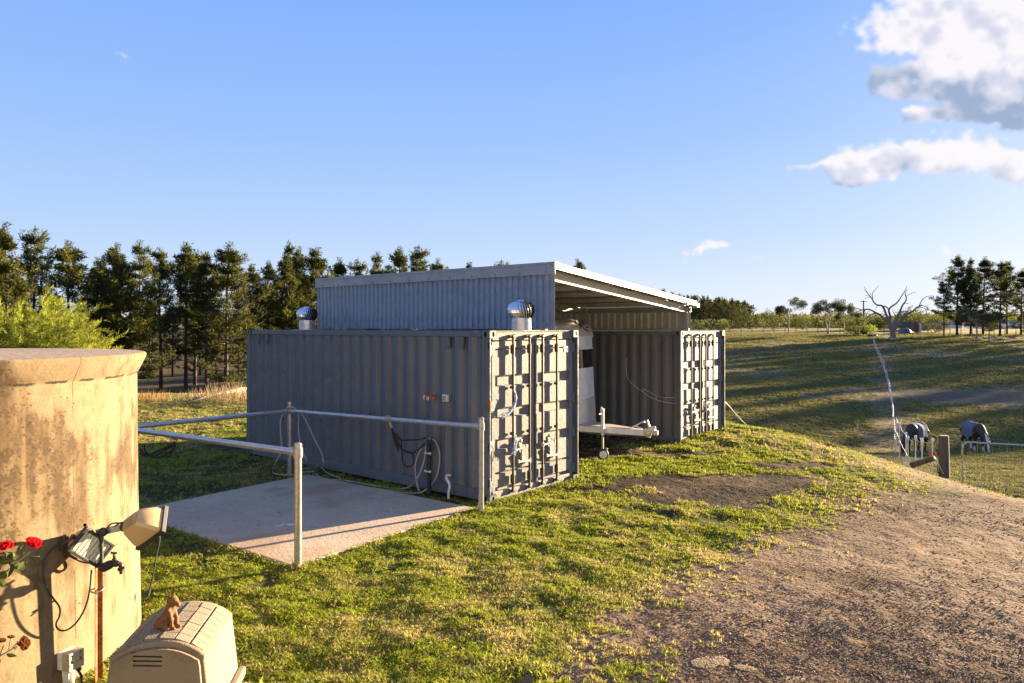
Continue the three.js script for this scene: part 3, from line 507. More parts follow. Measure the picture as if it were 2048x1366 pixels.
// ---------------------------------------------------------------- horse float parked under the roof, nose out
{
  const t = thing('horse_float', 'white horse trailer with a rounded nose and ribbed lower panel, parked under the shed roof', 'horse trailer', yard(0, 0, 0), PHI);
  const a0 = 3.62, a1 = 5.36, ac = (a0 + a1) / 2, hw = (a1 - a0) / 2, bf = 1.5, bk = 5.2, B0 = .15;
  const outline = (g) => { const o = []; o.push([a1 + g, bk]); const r = .30; for (let k = 0; k <= 10; k++) { const th = k / 10 * Math.PI / 2; o.push([a1 + g - r + Math.cos(th) * r, bf + B0 - g + r - Math.sin(th) * r]); } for (let k = 1; k < 10; k++) { const s = 1 - k / 5; o.push([ac + s * (hw - r), bf - g + B0 * s * s]); } for (let k = 0; k <= 10; k++) { const th = Math.PI / 2 + k / 10 * Math.PI / 2; o.push([a0 - g + r + Math.cos(th) * r, bf + B0 - g + r - Math.sin(th) * r]); } o.push([a0 - g, bk], [a1 + g, bk]); return o; };
  const band = (rings) => { const p = []; for (let i = 0; i + 1 < rings.length; i++) { const o = outline(rings[i][1]), q = outline(rings[i + 1][1]), y = rings[i][0], z = rings[i + 1][0]; for (let k = 0; k + 1 < o.length; k++) { const A = V(o[k][0], y, -o[k][1]), B = V(o[k + 1][0], y, -o[k + 1][1]), Cc = V(q[k + 1][0], z, -q[k + 1][1]), D = V(q[k][0], z, -q[k][1]); for (const v of [A, B, Cc, A, Cc, D]) p.push(v.x, v.y, v.z); } } const g = new THREE.BufferGeometry(); g.setAttribute('position', new THREE.Float32BufferAttribute(p, 3)); g.computeVertexNormals(); return toCreasedNormals(g, .5); };
  const ribsY = []; for (let k = 0; k <= 28; k++) { const y = .6 + k * .02; ribsY.push([y, .052 - k * .0008 + (k % 2 ? .005 : 0)]); }
  new MB().add(band(ribsY)).mesh('ribbed_panel', M.chequer, t);
  new MB().add(band([[1.155, .034], [1.155, .026], [1.80, .006], [1.80, -.004]])).mesh('nose_panel', M.floatWhite, t);
  new MB().add(band([[1.80, -.012], [2.19, -.02]])).mesh('window', M.glass, t);
  new MB().add(band([[2.185, -.02], [2.19, .006], [2.215, .006], [2.22, -.005], [2.44, -.01], [2.445, .004], [2.47, .004]])).mesh('window_surround', M.floatWhite, t);
  // domed roof: rings of the plan drawn in towards the middle
  const ol = outline(.015), N = 18, pts = [], idx = [], Mo = ol.length, dome = (q) => 2.47 + .40 * Math.pow(Math.max(0, 1 - Math.pow(q, 4.8)), .42), ring = (i, q) => { const k = Math.floor(i), f = i - k, A = ol[k], B = ol[Math.min(Mo - 1, k + 1)], x = mix(A[0], B[0], f), b = mix(A[1], B[1], f); return V(mix(ac, x, q), dome(q), -mix(bf + 1.9, b, q)); };
  for (let j = 0; j <= N; j++) for (let i = 0; i < Mo; i++) { const v = ring(i, Math.pow(1 - j / N, .6)); pts.push(v.x, v.y, v.z); }
  for (let j = 0; j < N; j++) for (let i = 0; i + 1 < Mo; i++) { const a = j * Mo + i; idx.push(a, a + 1, a + Mo + 1, a, a + Mo + 1, a + Mo); }
  const rg = new THREE.BufferGeometry(); rg.setAttribute('position', new THREE.Float32BufferAttribute(pts, 3)); rg.setIndex(idx); rg.computeVertexNormals();
  const roof = new MB().add(rg).mesh('roof', M.floatRoof, t);
  // the flowing R lettered on the nose: thin raised strokes over the dome
  const on = (i, q) => { const v = ring(i, q); return v.add(V(v.x - ac, .3, -v.z - bf - 1.9).setZ(.35).normalize().multiplyScalar(.008)); };
  new MB().tube([on(14.6, .916), on(15.2, .908), on(14, .86), on(10.5, .815), on(9, .84), on(10.6, .892), on(13.8, .94), on(14.9, .944), on(15.1, .932)], .010, 50, 6).tube([on(13, .896), on(15.1, .948), on(15.8, .98)], .009, 12, 6).tube([on(15.1, .936), on(14.9, .956), on(14.5, .976), on(13.6, .988), on(12.2, .992)], .010, 28, 6).mesh('lettering', M.black, roof);
  new MB().tube([on(13.2, .958), on(13.3, .972)], .006, 6, 5).tube([on(12.6, .962), on(12.5, .975), on(12.1, .966)], .006, 8, 5).tube([on(11.4, .96), on(11.4, .976)], .006, 6, 5).mesh('small_lettering', M.rod, roof);
  new MB().box(ac, .55, -3.3, 1.8, .1, 3.6).mesh('chassis', M.rod, t);
  const wh = (a, b) => { const w = new MB().add(new THREE.TorusGeometry(.24, .09, 10, 24), new THREE.Matrix4().makeRotationY(Math.PI / 2).setPosition(a, .34, -b)).mesh('wheel', M.black, t); new MB().cyl(V(a - .06, .34, -b), V(a + .06, .34, -b), .17, .17, 16).mesh('rim', M.floatWhite, w); };
  wh(a0 - .02, 3.6); wh(a1 + .02, 3.6);
  // drawbar
  const beam = (A, B) => { const d = B.clone().sub(A), m = new THREE.Matrix4().compose(A.clone().add(B).multiplyScalar(.5), new THREE.Quaternion().setFromUnitVectors(V(0, 0, 1), d.clone().normalize()), V(1, 1, 1)); return [new RoundedBoxGeometry(.06, .115, d.length(), 2, .006), m]; };
  const tip = V(4.55, .585, .02);
  new MB().add(...beam(V(4.02, .585, -2.2), tip)).mesh('drawbar', M.floatWhite, t);
  new MB().add(...beam(V(5.08, .585, -2.2), tip)).mesh('drawbar', M.floatWhite, t);
  const sh = new THREE.Shape([[4.10, 1.9], [5.0, 1.9], [4.62, .32], [4.48, .32]].map(([x, y]) => new THREE.Vector2(x, y)));
  new MB().add(new THREE.ExtrudeGeometry(sh, { depth: .008, bevelEnabled: false }), new THREE.Matrix4().makeRotationX(-Math.PI / 2).setPosition(0, .648, 0)).mesh('deck_plate', M.floatRoof, t);
  new MB().rbox(4.55, .62, .10, .09, .09, .26, .02).rbox(4.55, .60, .23, .085, .1, .1, .03).ball(V(4.55, .58, .06), .07, .9, 1.1, 1.2, 10).cyl(V(4.55, .50, .08), V(4.55, .58, .08), .03, .03, 8).mesh('coupling', M.chequer, t);
  new MB().cyl(V(4.53, .65, -.32), V(4.53, .79, -.06), .014, .014, 8).cyl(V(4.53, .79, -.06), V(4.53, .80, .0), .018, .018, 8).cyl(V(4.53, .70, -.2), V(4.53, .66, -.05), .011, .011, 8).mesh('brake_lever', M.floatWhite, t);
  new MB().rbox(4.55, .76, .07, .04, .17, .04, .012, -.35).rbox(4.55, .70, .16, .05, .05, .14, .015).mesh('coupling_handle', M.floatWhite, t);
  new MB().tube([V(4.3, .5, -1.6), V(4.4, .49, -.8), V(4.52, .53, -.25)], .008, 14, 5).mesh('brake_cable', M.rodPale, t);
  // jockey wheel
  const j = V(4.25, 0, -.80);
  new MB().cyl(j.clone().setY(.50), j.clone().setY(.98), .034, .034, 12).rbox(j.x, .60, j.z, .1, .11, .09, .015).cyl(j.clone().setY(.98), j.clone().setY(1.03), .038, .03, 12).mesh('jockey_post', M.floatWhite, t);
  new MB().rbox(j.x - .04, 1.0, j.z, .02, .13, .04, .006).cyl(V(j.x - .05, .93, j.z), V(j.x - .15, .93, j.z + .02), .013, .013, 8).mesh('crank_handle', M.floatWhite, t);
  const jw = new MB().cyl(j.clone().setY(.22), j.clone().setY(.52), .024, .024, 10).rbox(j.x + .055, .17, j.z + .045, .03, .15, .05, .012, .3, 0, 0).mesh('jockey_stem', M.rodPale, t);
  const jt = new MB().add(new THREE.TorusGeometry(.085, .028, 10, 24), new THREE.Matrix4().makeRotationY(-.85).setPosition(j.x - .01, .115, j.z + .02)).mesh('jockey_tyre', M.black, t);
  new MB().cyl(V(j.x + .01, .115, j.z + .005), V(j.x - .038, .115, j.z + .046), .082, .078, 18).ball(V(j.x - .04, .115, j.z + .047), .022, 1, 1, 1, 8).mesh('wheel_disc', M.floatWhite, jt);
}

// ---------------------------------------------------------------- wash slab and its pipe rails
{
  const sh = new THREE.Shape(SLAB.map((p) => new THREE.Vector2(p.x, -p.z)));
  const g = new THREE.ExtrudeGeometry(sh, { depth: .12, bevelEnabled: true, bevelSize: .02, bevelThickness: .018, bevelSegments: 2 });
  g.applyMatrix4(new THREE.Matrix4().makeRotationX(-Math.PI / 2)); g.translate(0, -.10, 0);
  tag(struct('concrete_slab', plain(g), M.slab), 'square concrete wash slab with a tan lit edge, between the water tank and the container');
  const slabMark = thing('chalk_mark', 'small smear of white paint on the middle of the concrete slab', 'paint mark', gp(574, 1050, .04));
  const r = rng(5), mk = new MB(); for (let k = 0; k < 16; k++) mk.ball(V((r() - .5) * .26, .003, (r() - .5) * .09), .02 + r() * .018, 1.6, .12, .8, 6); mk.mesh('paint_spots', M.letters, slabMark);
  const A = V(-2.355, 0, -8.25), Cc = V(-.446, 0, -10.8), B = V(-4.02, 0, -13.57), D = yard(-3.80, 4.0), rr = .041;
  const t = thing('pipe_rails', 'galvanised pipe rails on four posts round the concrete slab', 'pipe rail', A.clone());
  const T = (p, y) => V(p.x - A.x, y, p.z - A.z);
  for (const [p, h] of [[A, 1.375], [Cc, 1.352], [B, 1.305], [D, 1.32]]) { const m = new MB().cyl(T(p, -.25), T(p, h - .012), rr, rr, 18).mesh('post', M.galv, t); new MB().cyl(T(p, h - .03), T(p, h - .004), rr * 1.1, rr * 1.1, 18).ball(T(p, h - .008), rr * 1.05, 1, .4, 1, 14).mesh('post_cap', M.galv, m); }
  for (const [p, q, y, z] of [[A, D, 1.275, 1.20], [D, B, 1.17, 1.14], [B, Cc, 1.14, 1.222]]) {
    const a = T(p, y), b = T(q, z), dir = b.clone().sub(a).normalize(); new MB().cyl(a, b, rr * .92, rr * .92, 16).mesh('rail', M.galv, t);
    for (const [e, s] of [[a, 1], [b, -1]]) new MB().cyl(e.clone().addScaledVector(V(0, 1, 0), -.055), e.clone().addScaledVector(V(0, 1, 0), .055), rr * 1.28, rr * 1.28, 16).cyl(e.clone(), e.clone().addScaledVector(dir, s * .11), rr * 1.22, rr * 1.22, 14).cyl(e.clone().addScaledVector(dir, s * .07).add(V(0, 0, .03)), e.clone().addScaledVector(dir, s * .07).add(V(0, 0, .06)), .01, .01, 6).mesh('rail_fitting', M.galv, t);
  }
  new MB().cyl(T(B, 1.14).add(V(.7, 0, -.55 * -1)), T(B, 1.14).add(V(.72, 0, .57)), .04, .04, 12).mesh('rail_sleeve', M.galv, t);
}

// ---------------------------------------------------------------- what hangs on the rails and stands by the container
const railAt = (p, q, t, y0, y1) => p.clone().lerp(q, t).setY(mix(y0, y1, t));
{
  const d = 11.95, s = (px, py, k = 0) => at(px, py, d + k);
  const t = thing('rope_halter', 'black rope halter hanging from the back rail in front of the container side', 'rope halter', s(779, 838));
  const o = t.position, R = (pts) => pts.map(([x, y, k = 0]) => s(x, y, k).sub(o));
  new MB().tube(R([[774, 833, -.05], [776, 840, -.06], [781, 834, .05], [775, 832, .05], [774, 838, -.05], [780, 846]]), .012, 30, 6).tube(R([[780, 845], [782, 852], [783, 856]]), .022, 8, 6).mesh('tie_rope', M.ropeTan, t);
  new MB().tube(R([[783, 855], [789, 868], [799, 879], [820, 880, -.02], [845, 878, .02], [853, 875, .05]]), .013, 30, 6).tube(R([[783, 855], [792, 880], [804, 899], [822, 906], [838, 898], [850, 886]]), .014, 34, 6).tube(R([[784, 858], [789, 879], [796, 898], [797, 902]]), .018, 16, 6).tube(R([[783, 856], [796, 884], [803, 897], [806, 925], [815, 934], [825, 930], [826, 912], [820, 904]]), .012, 40, 6).tube(R([[803, 897], [813, 903], [823, 905], [827, 915]]), .013, 14, 6).tube(R([[786, 862], [800, 876], [804, 895]]), .012, 12, 6).mesh('halter_straps', M.rope, t);
}
{
  const d = 10.2, s = (px, py, k = 0) => at(px, py, d + k), t = thing('halter_straps', 'tangled black halter straps hung from the left rail beside the water tank', 'halter', s(345, 880)), o = t.position, R = (pts) => pts.map(([x, y, k = 0]) => s(x, y, k).sub(o));
  new MB().tube(R([[347, 866, -.06], [352, 876, -.06], [350, 886, .04], [344, 884], [340, 880, .05]]), .01, 20, 6).mesh('tie_rope', M.ropeTan, t);
  new MB().tube(R([[350, 884], [338, 892], [322, 899], [308, 906], [292, 912], [280, 906]]), .014, 24, 6).tube(R([[350, 886], [348, 897], [335, 908], [318, 915], [300, 912], [286, 904], [280, 898]]), .013, 28, 6).tube(R([[349, 890], [330, 900], [312, 911], [296, 910]]), .013, 18, 6).tube(R([[289, 888], [290, 900], [300, 911]]), .011, 12, 6).tube(R([[343, 905], [340, 912], [330, 913]]), .012, 10, 6).mesh('straps', M.rope, t);
}
{
  const b = toB(858, -.1), p = yard(-.1, b), t = thing('water_tap', 'black standpipe with a tap and two silver clamps against the container side', 'standpipe tap', p, PHI);
  new MB().cyl(V(0, 0, 0), V(0, .86, 0), .03, .03, 12).rbox(.01, .45, 0, .045, .8, .05, .01).mesh('standpipe', M.black, t);
  for (const y of [.36, .65]) new MB().tube([V(-.035, y, .04), V(-.05, y, 0), V(-.035, y, -.04)], .012, 8, 6).ball(V(-.03, y, .055), .022, 1, 1, 1, 8).ball(V(-.03, y, -.055), .022, 1, 1, 1, 8).mesh('pipe_clamp', M.pvc, t);
  new MB().cyl(V(0, .84, .02), V(-.03, .8, .12), .022, .022, 10).cyl(V(-.02, .82, .08), V(-.02, .9, .08), .012, .012, 8).rbox(-.02, .905, .08, .014, .014, .08, .005).cyl(V(-.03, .8, .12), V(-.03, .72, .13), .02, .02, 10).ball(V(-.03, .74, .13), .026, 1, 1, 1, 8).mesh('tap', M.rod, t);
}
{
  const t = thing('power_outlet', 'small white power outlet box fixed to the container side', 'power outlet', yardAt(891, 796, -.02), PHI);
  new MB().rbox(0, 0, 0, .06, .115, .115, .014).mesh('housing', M.pvc, t); new MB().rbox(-.032, -.005, 0, .01, .075, .085, .006).cyl(V(-.034, .02, .02), V(-.042, .02, .02), .016, .016, 10).cyl(V(-.034, .02, -.02), V(-.042, .02, -.02), .016, .016, 10).mesh('socket', M.creamPale, t);
}
{
  const p = (px, py) => yardAt(px, py, -.22), o = p(897, 994); o.y = 0; const t = thing('bent_pipe', 'bent white plastic pipe rising from the soil at the foot of the container', 'plastic pipe', o), R = (l) => l.map(([x, y]) => p(x, y).sub(o));
  new MB().tube(R([[897, 997], [897, 985], [899, 974], [898, 966], [893, 957], [893, 952], [897, 950], [901, 951]]), .02, 40, 8).mesh('pipe', M.pvc, t);
}
{ // hoses: from the tap along the soil to the back post
  const G = (px, py, h = .015) => gp(px, py, h), A = (px, py, d) => at(px, py, d);
  const t = thing('garden_hose', 'long clear brown garden hose trailing along the slab edge and looped over the back post', 'garden hose', G(700, 970)), o = t.position, R = (l) => l.map((q) => q.clone().sub(o));
  const tapD = -yard(-.12, 1.3).z;
  new MB().tube(R([A(858, 877, tapD), A(868, 880, tapD - .02), A(877, 897, tapD - .05), A(879, 922, tapD - .1), A(874, 950, tapD - .2), G(858, 975, .09), G(840, 985), G(815, 986), G(780, 981), G(740, 976), G(705, 971), G(681, 964), G(681, 958, .02), G(664, 950), G(652, 944), G(640, 935, .02), G(620, 936), G(603, 939)]), .013, 130, 7).mesh('hose_run', M.hose, t);
  new MB().tube(R([A(851, 893, tapD - .05), A(850, 912, tapD - .05), A(844, 935, tapD - .1), A(834, 957, tapD - .2), G(818, 974, .05), G(800, 978), G(760, 973), G(720, 966), G(680, 960), G(652, 958), G(638, 953), G(625, 942), A(612, 918, 13.0), A(602, 892, 13.3), A(597, 862, 13.5), A(596, 828, 13.55), A(588, 815, 13.5), A(576, 814, 13.5), A(570, 822, 13.55), A(562, 838, 13.5), A(561, 862, 13.4), A(563, 900, 13.3), A(553, 922, 13.0), G(545, 942), G(552, 948, .02), G(580, 950), G(610, 946), G(624, 939)]), .012, 170, 7).mesh('hose_run', M.hose, t);
  new MB().tube(R([A(604, 828, 13.5), A(616, 850, 13.4), A(632, 885, 13.3), A(644, 908, 13.2), A(647, 925, 13), G(643, 937), G(630, 943), G(612, 944), G(590, 944)]), .012, 60, 7).mesh('hose_run', M.hose, t);
  new MB().tube(R([A(842, 897, tapD - .05), A(833, 918, tapD - .05), A(830, 938, tapD - .05), A(833, 962, tapD - .1), A(838, 982, tapD - .25)]), .012, 30, 7).mesh('hose_run', M.hose, t);
  new MB().cyl(A(834, 966, tapD - .12).sub(o), A(838, 981, tapD - .25).sub(o), .02, .018, 8).mesh('hose_nozzle', M.rodPale, t);
}
function twine(name, label, spots, spread, seed, drop) {
  const o = yard(...spots[0]), t = thing(name, label, 'twine', o), r = rng(seed), m = new MB();
  for (let k = 0; k < 13; k++) { const pts = spots.map((s, i) => { const p = yard(...s).sub(o); return p.add(V((r() - .5) * spread, (r() - .5) * spread * 1.3, (r() - .5) * spread * .7)); }); pts.push(pts[pts.length - 1].clone().add(V((r() - .5) * spread * 2, -drop * r(), (r() - .5) * spread))); m.tube(pts, .004, pts.length * 4, 4); }
  m.mesh('strands', M.ropeBlue, t);
}
twine('baling_twine', 'blue and white twine draped from the left locking bar at chest height', [[.575, .0, 1.64], [.60, -.01, 1.55], [.52, -.02, 1.42], [.40, -.02, 1.33], [.27, -.02, 1.32]], .05, 11, .05);
twine('baling_twine', 'blue and white twine knotted low on the left locking bar, ends hanging', [[.565, .0, .98], [.57, -.02, .92], [.56, -.02, .84], [.55, -.02, .76]], .07, 12, .08);


// ---------------------------------------------------------------- concrete water tank
const TANK = [-5.0, 6.0], TR = 1.8;
{
  const t = thing('water_tank', 'round stained concrete water tank with a flared rim, at the left edge', 'water tank', V(TANK[0], 0, -TANK[1]));
  const prof = [[1.83, -.3], [1.825, .0], [1.80, 1.2], [1.79, 2.24], [1.792, 2.252], [1.80, 2.262], [1.86, 2.385], [1.868, 2.415], [1.855, 2.43]], g = new THREE.LatheGeometry(prof.map(([r, y]) => new THREE.Vector2(r, y)), 160);
  const uv = g.attributes.uv, p = g.attributes.position, r = rng(8); for (let i = 0; i < uv.count; i++) uv.setY(i, (p.getY(i) + .3) / 2.75);
  const wall = new THREE.Mesh(toCreasedNormals(g, .6), M.tank); wall.name = 'wall'; wall.castShadow = wall.receiveShadow = true; t.add(wall);
  new MB().add(new THREE.LatheGeometry([[1.858, 2.43], [1.84, 2.433], [1.2, 2.445], [.0, 2.45]].map(([a, b]) => new THREE.Vector2(a, b)), 96)).mesh('lid', M.tankTop, t);
}
const tankHit = (px) => { const X = (px - 1024) / F, A = X * X + 1, B = X * TANK[0] + TANK[1], Cq = TANK[0] ** 2 + TANK[1] ** 2 - TR * TR; return (B - Math.sqrt(B * B - A * Cq)) / A; };

// ---------------------------------------------------------------- two floodlights and a tap on a rusty picket beside the tank
const PICK = V(-3.05, 0, -5.52);
{
  const t = thing('star_picket', 'rusty steel picket standing in front of the water tank, carrying floodlights and a tap', 'fence picket', PICK.clone());
  const pk = new MB(); for (const a of [.5, 2.6, 4.7]) pk.box(Math.cos(a) * .016, .30, -Math.sin(a) * .016, .034, 1.5, .005, 0, a, 0); pk.mesh('post', M.rust, t);
  new MB().tube([V(-.04, .72, .03), V(0, .715, .05), V(.045, .725, .02), V(.03, .73, -.03), V(-.03, .72, -.03), V(-.04, .725, .03), V(.03, .70, .045)], .006, 30, 5).mesh('wire_tie', M.galv, t);
}
{
  const t = thing('garden_tap', 'dark brass garden tap wired to the top of the rusty picket', 'garden tap', at(205, 1128, 5.48)), o = t.position, R = (px, py, k = 0) => at(px, py, 5.48 + k).sub(o);
  const w = new MB(); const r = rng(9); for (let k = 0; k < 7; k++) w.ball(R(206 + k * 2.6, 1136 - k * 1.3), .028 + r() * .008, 1, 1, 1, 7); w.mesh('tape_wrap', M.rope, t);
  new MB().cyl(R(222, 1128), R(240, 1127), .017, .02, 10).ball(R(232, 1127), .026, 1, 1, 1, 10).cyl(R(229, 1127), R(229, 1112), .014, .011, 8).cyl(R(229, 1119), R(229, 1117), .018, .018, 6).mesh('tap_body', M.brass, t);
  new MB().rbox(R(228, 1106).x, R(228, 1106).y, R(228, 1106).z, .044, .011, .018, .004).cyl(R(228, 1112), R(228, 1104), .008, .008, 8).ball(R(223, 1105), .008).ball(R(233, 1106), .008).mesh('tap_handle', M.brass, t);
  new MB().tube([R(238, 1127), R(242, 1131), R(242, 1138)], .018, 8, 8).cyl(R(242, 1136), R(242, 1141), .024, .024, 10).cyl(R(242, 1141), R(242, 1148), .013, .011, 8).rbox(R(247, 1135).x, R(247, 1135).y, R(247, 1135).z, .02, .016, .02, .004).mesh('spout', M.brass, t);
}
function floodlight(label, center, xAxis, n, w, h, up = -1) {
  const t = thing('floodlight', label, 'floodlight', center, 0, 'floodlights on the picket');
  const Z = n.clone().normalize(), X = xAxis.clone().addScaledVector(Z, -xAxis.dot(Z)).normalize(), Y = Z.clone().cross(X);
  t.quaternion.setFromRotationMatrix(new THREE.Matrix4().makeBasis(X, Y, Z));
  const frame = new MB(), b = .022; frame.rbox(0, h / 2, 0, w + b, b, .034, .005).rbox(0, -h / 2, 0, w + b, b, .034, .005).rbox(w / 2, 0, 0, b, h, .034, .005).rbox(-w / 2, 0, 0, b, h, .034, .005).mesh('front_frame', M.black, t);
  new MB().box(0, 0, .004, w - .01, h - .01, .004).mesh('lens', std('lamp lens with painted reflection', [.58, .60, .50], .45, { map: rep(tGrain, 5) }), t);  // pale lens colour stands in for a bright reflection on the glass
  const gr = new MB(); for (let k = -3; k <= 3; k++) gr.cyl(V(k * w / 8, -h / 2, .014), V(k * w / 8, h / 2, .014), .0018, .0018, 5);  gr.mesh('wire_guard', M.rod, t);
  const hp = [], sec = [[1, 0], [.97, -.05], [.66, -.15], [.56, -.165]], ring = (s, z) => { const a = w / 2 * s, c = h / 2 * Math.min(1, s * 1.06), r = .02; return [[a - r, c], [a, c - r], [a, -c + r], [a - r, -c], [-a + r, -c], [-a, -c + r], [-a, c - r], [-a + r, c]].map(([x, y]) => V(x, y, z)); };
  for (let i = 0; i + 1 < sec.length; i++) { const p = ring(...sec[i]), q = ring(...sec[i + 1]); for (let k = 0; k < 8; k++) { const m = (k + 1) % 8; for (const v of [p[k], p[m], q[m], p[k], q[m], q[k]]) hp.push(v.x, v.y, v.z); } }
  const e = ring(...sec[3]); for (let k = 1; k < 7; k++) for (const v of [e[0], e[k], e[k + 1]]) hp.push(v.x, v.y, v.z);
  const hg = new THREE.BufferGeometry(); hg.setAttribute('position', new THREE.Float32BufferAttribute(hp, 3)); hg.computeVertexNormals(); new MB().add(toCreasedNormals(hg, .5)).mesh('housing', M.cream, t);
  const fins = new MB(); for (let k = -3; k <= 3; k++) fins.rbox(k * w * .07, 0, -.172, .006, h * .42, .022, .002); fins.mesh('cooling_fins', M.cream, t);
  if (up) new MB().tube([V(w / 2 + .012, 0, -.04), V(w / 2 + .018, up * h * .4, -.08), V(w * .42, up * h * .62, -.13), V(-w * .42, up * h * .62, -.13), V(-w / 2 - .018, up * h * .4, -.08), V(-w / 2 - .012, 0, -.04)], .010, 40, 6).cyl(V(w / 2 + .005, 0, -.04), V(w / 2 + .028, 0, -.04), .018, .018, 9).cyl(V(-w / 2 - .005, 0, -.04), V(-w / 2 - .028, 0, -.04), .018, .018, 9).mesh('bracket', M.rod, t);
  return t;
}
{
  const f1 = floodlight('cream floodlight on the picket with its barred glass turned to the right', at(182, 1095, 5.46), V(29, -48, -50), V(.78, -.1, .6), .255, .17);
  new MB().tube([V(-.06, .085, .02), V(-.13, .10, .0), V(-.17, .105, .03)], .012, 10, 6).mesh('latch_clip', M.black, f1);
  floodlight('cream floodlight seen from behind on the end of the bracket arm, facing the slab', at(304, 1056, 5.44), V(77, 53, 34), V(.6, -.45, -.66), .29, .19, 0);
  const t = thing('lamp_bracket', 'grey flat steel arm joining the two floodlights above the picket', 'bracket', at(200, 1064, 5.5)), o = t.position, R = (px, py, k = 0) => at(px, py, 5.5 + k).sub(o);
  const a = R(192, 1066), b = R(244, 1055), dd = b.clone().sub(a); new MB().rbox((a.x + b.x) / 2, (a.y + b.y) / 2, a.z, dd.length(), .05, .012, .004, 0, 0, Math.atan2(dd.y, dd.x)).mesh('arm', M.galv, t);
  new MB().ball(R(206, 1064, -.03), .034, 1, 1, .7, 12).cyl(R(203, 1064), R(203, 1140), .014, .014, 8).mesh('pivot', M.black, t);
  new MB().tube([R(246, 1056), R(256, 1050), R(262, 1040), R(268, 1034)], .02, 12, 7).ball(R(250, 1054), .035, 1.2, 1, 1, 8).mesh('swivel', M.rod, t);
  const c = thing('power_cable', 'black power cable looping from the left floodlight down across the tank wall and back up', 'cable', at(130, 1077, 5.4)), oc = c.position, Q = (px, py, k = 0) => at(px, py, Math.min(5.4, tankHit(px) - .035) + k).sub(oc);
  new MB().tube([Q(128, 1080), Q(113, 1092), Q(96, 1108), Q(88, 1128), Q(87, 1152), Q(93, 1175), Q(106, 1196), Q(119, 1215), Q(119, 1232), Q(112, 1248), Q(117, 1259), Q(130, 1261), Q(146, 1252), Q(162, 1232), Q(174, 1205), Q(180, 1175), Q(183, 1140)], .0065, 130, 6).mesh('cable_run', M.black, c);
  new MB().rbox(Q(129, 1076).x, Q(129, 1076).y, Q(129, 1076).z, .018, .045, .022, .004).mesh('cable_gland', M.rod, c);
  const c2 = thing('power_cable', 'thin dark lead hanging from the right floodlight to a plug in the grass', 'cable', at(313, 1058, 5.4)), o2 = c2.position, Q2 = (px, py, k = 0) => at(px, py, 5.4 + k).sub(o2);
  new MB().tube([Q2(312, 1057), Q2(318, 1068), Q2(319, 1082), Q2(313, 1110), Q2(308, 1140), Q2(303, 1165), Q2(297, 1184)], .005, 50, 6).mesh('cable_run', M.black, c2);
  new MB().cyl(Q2(298, 1180), Q2(294, 1191), .014, .018, 9).mesh('plug', M.black, c2);
  const c3 = thing('power_cable', 'short black leads arched between the bracket and the right floodlight', 'cable', at(236, 1045, 5.46)), o3 = c3.position, Q3 = (px, py, k = 0) => at(px, py, 5.46 + k).sub(o3);
  new MB().tube([Q3(214, 1056), Q3(222, 1048), Q3(234, 1046), Q3(246, 1048), Q3(254, 1053)], .006, 30, 6).tube([Q3(229, 1053), Q3(240, 1046), Q3(252, 1043), Q3(262, 1036)], .006, 26, 6).tube([Q3(207, 1070), Q3(206, 1080), Q3(202, 1092)], .006, 12, 6).mesh('cable_run', M.black, c3);
}
{ // outlet box on the tank wall
  const d = tankHit(126), pos = at(126, 1315, d), n = V(pos.x - TANK[0], 0, pos.z + TANK[1]).normalize(), t = thing('outlet_box', 'grey plastic twin power outlet box on the tank wall above two conduits', 'outlet box', pos.clone().addScaledVector(n, .05), Math.atan2(n.x, n.z));
  new MB().rbox(0, 0, -.02, .13, .125, .07, .008).mesh('back_box', M.pvc, t);
  const f = new MB(); f.rbox(0, .055, .045, .13, .016, .07, .004).rbox(0, -.04, .045, .13, .05, .07, .004).rbox(-.058, .01, .045, .014, .08, .07, .004).rbox(.058, .01, .045, .014, .08, .07, .004).rbox(0, .02, .045, .05, .06, .07, .004).rbox(0, .02, .02, .12, .07, .02, .004); f.mesh('front_cover', M.creamPale, t);
  for (const x of [-.036, .04]) new MB().rbox(x, .022, .06, .022, .03, .03, .004).mesh('switch', M.creamPale, t);
  new MB().cyl(V(-.02, -.06, .0), V(-.02, -.6, .0), .02, .02, 12).mesh('conduit', M.pvc, t);
  new MB().cyl(V(.05, -.06, -.02), V(.05, -.6, -.02), .016, .016, 12).mesh('conduit', M.pvc, t);
  new MB().tube([V(.0, -.05, .05), V(.02, -.09, .07), V(.045, -.14, .07), V(.055, -.24, .06), V(.05, -.45, .05)], .009, 24, 6).ball(V(.03, -.08, .065), .018, 1, 1.2, 1, 8).mesh('lead', M.black, t);
}

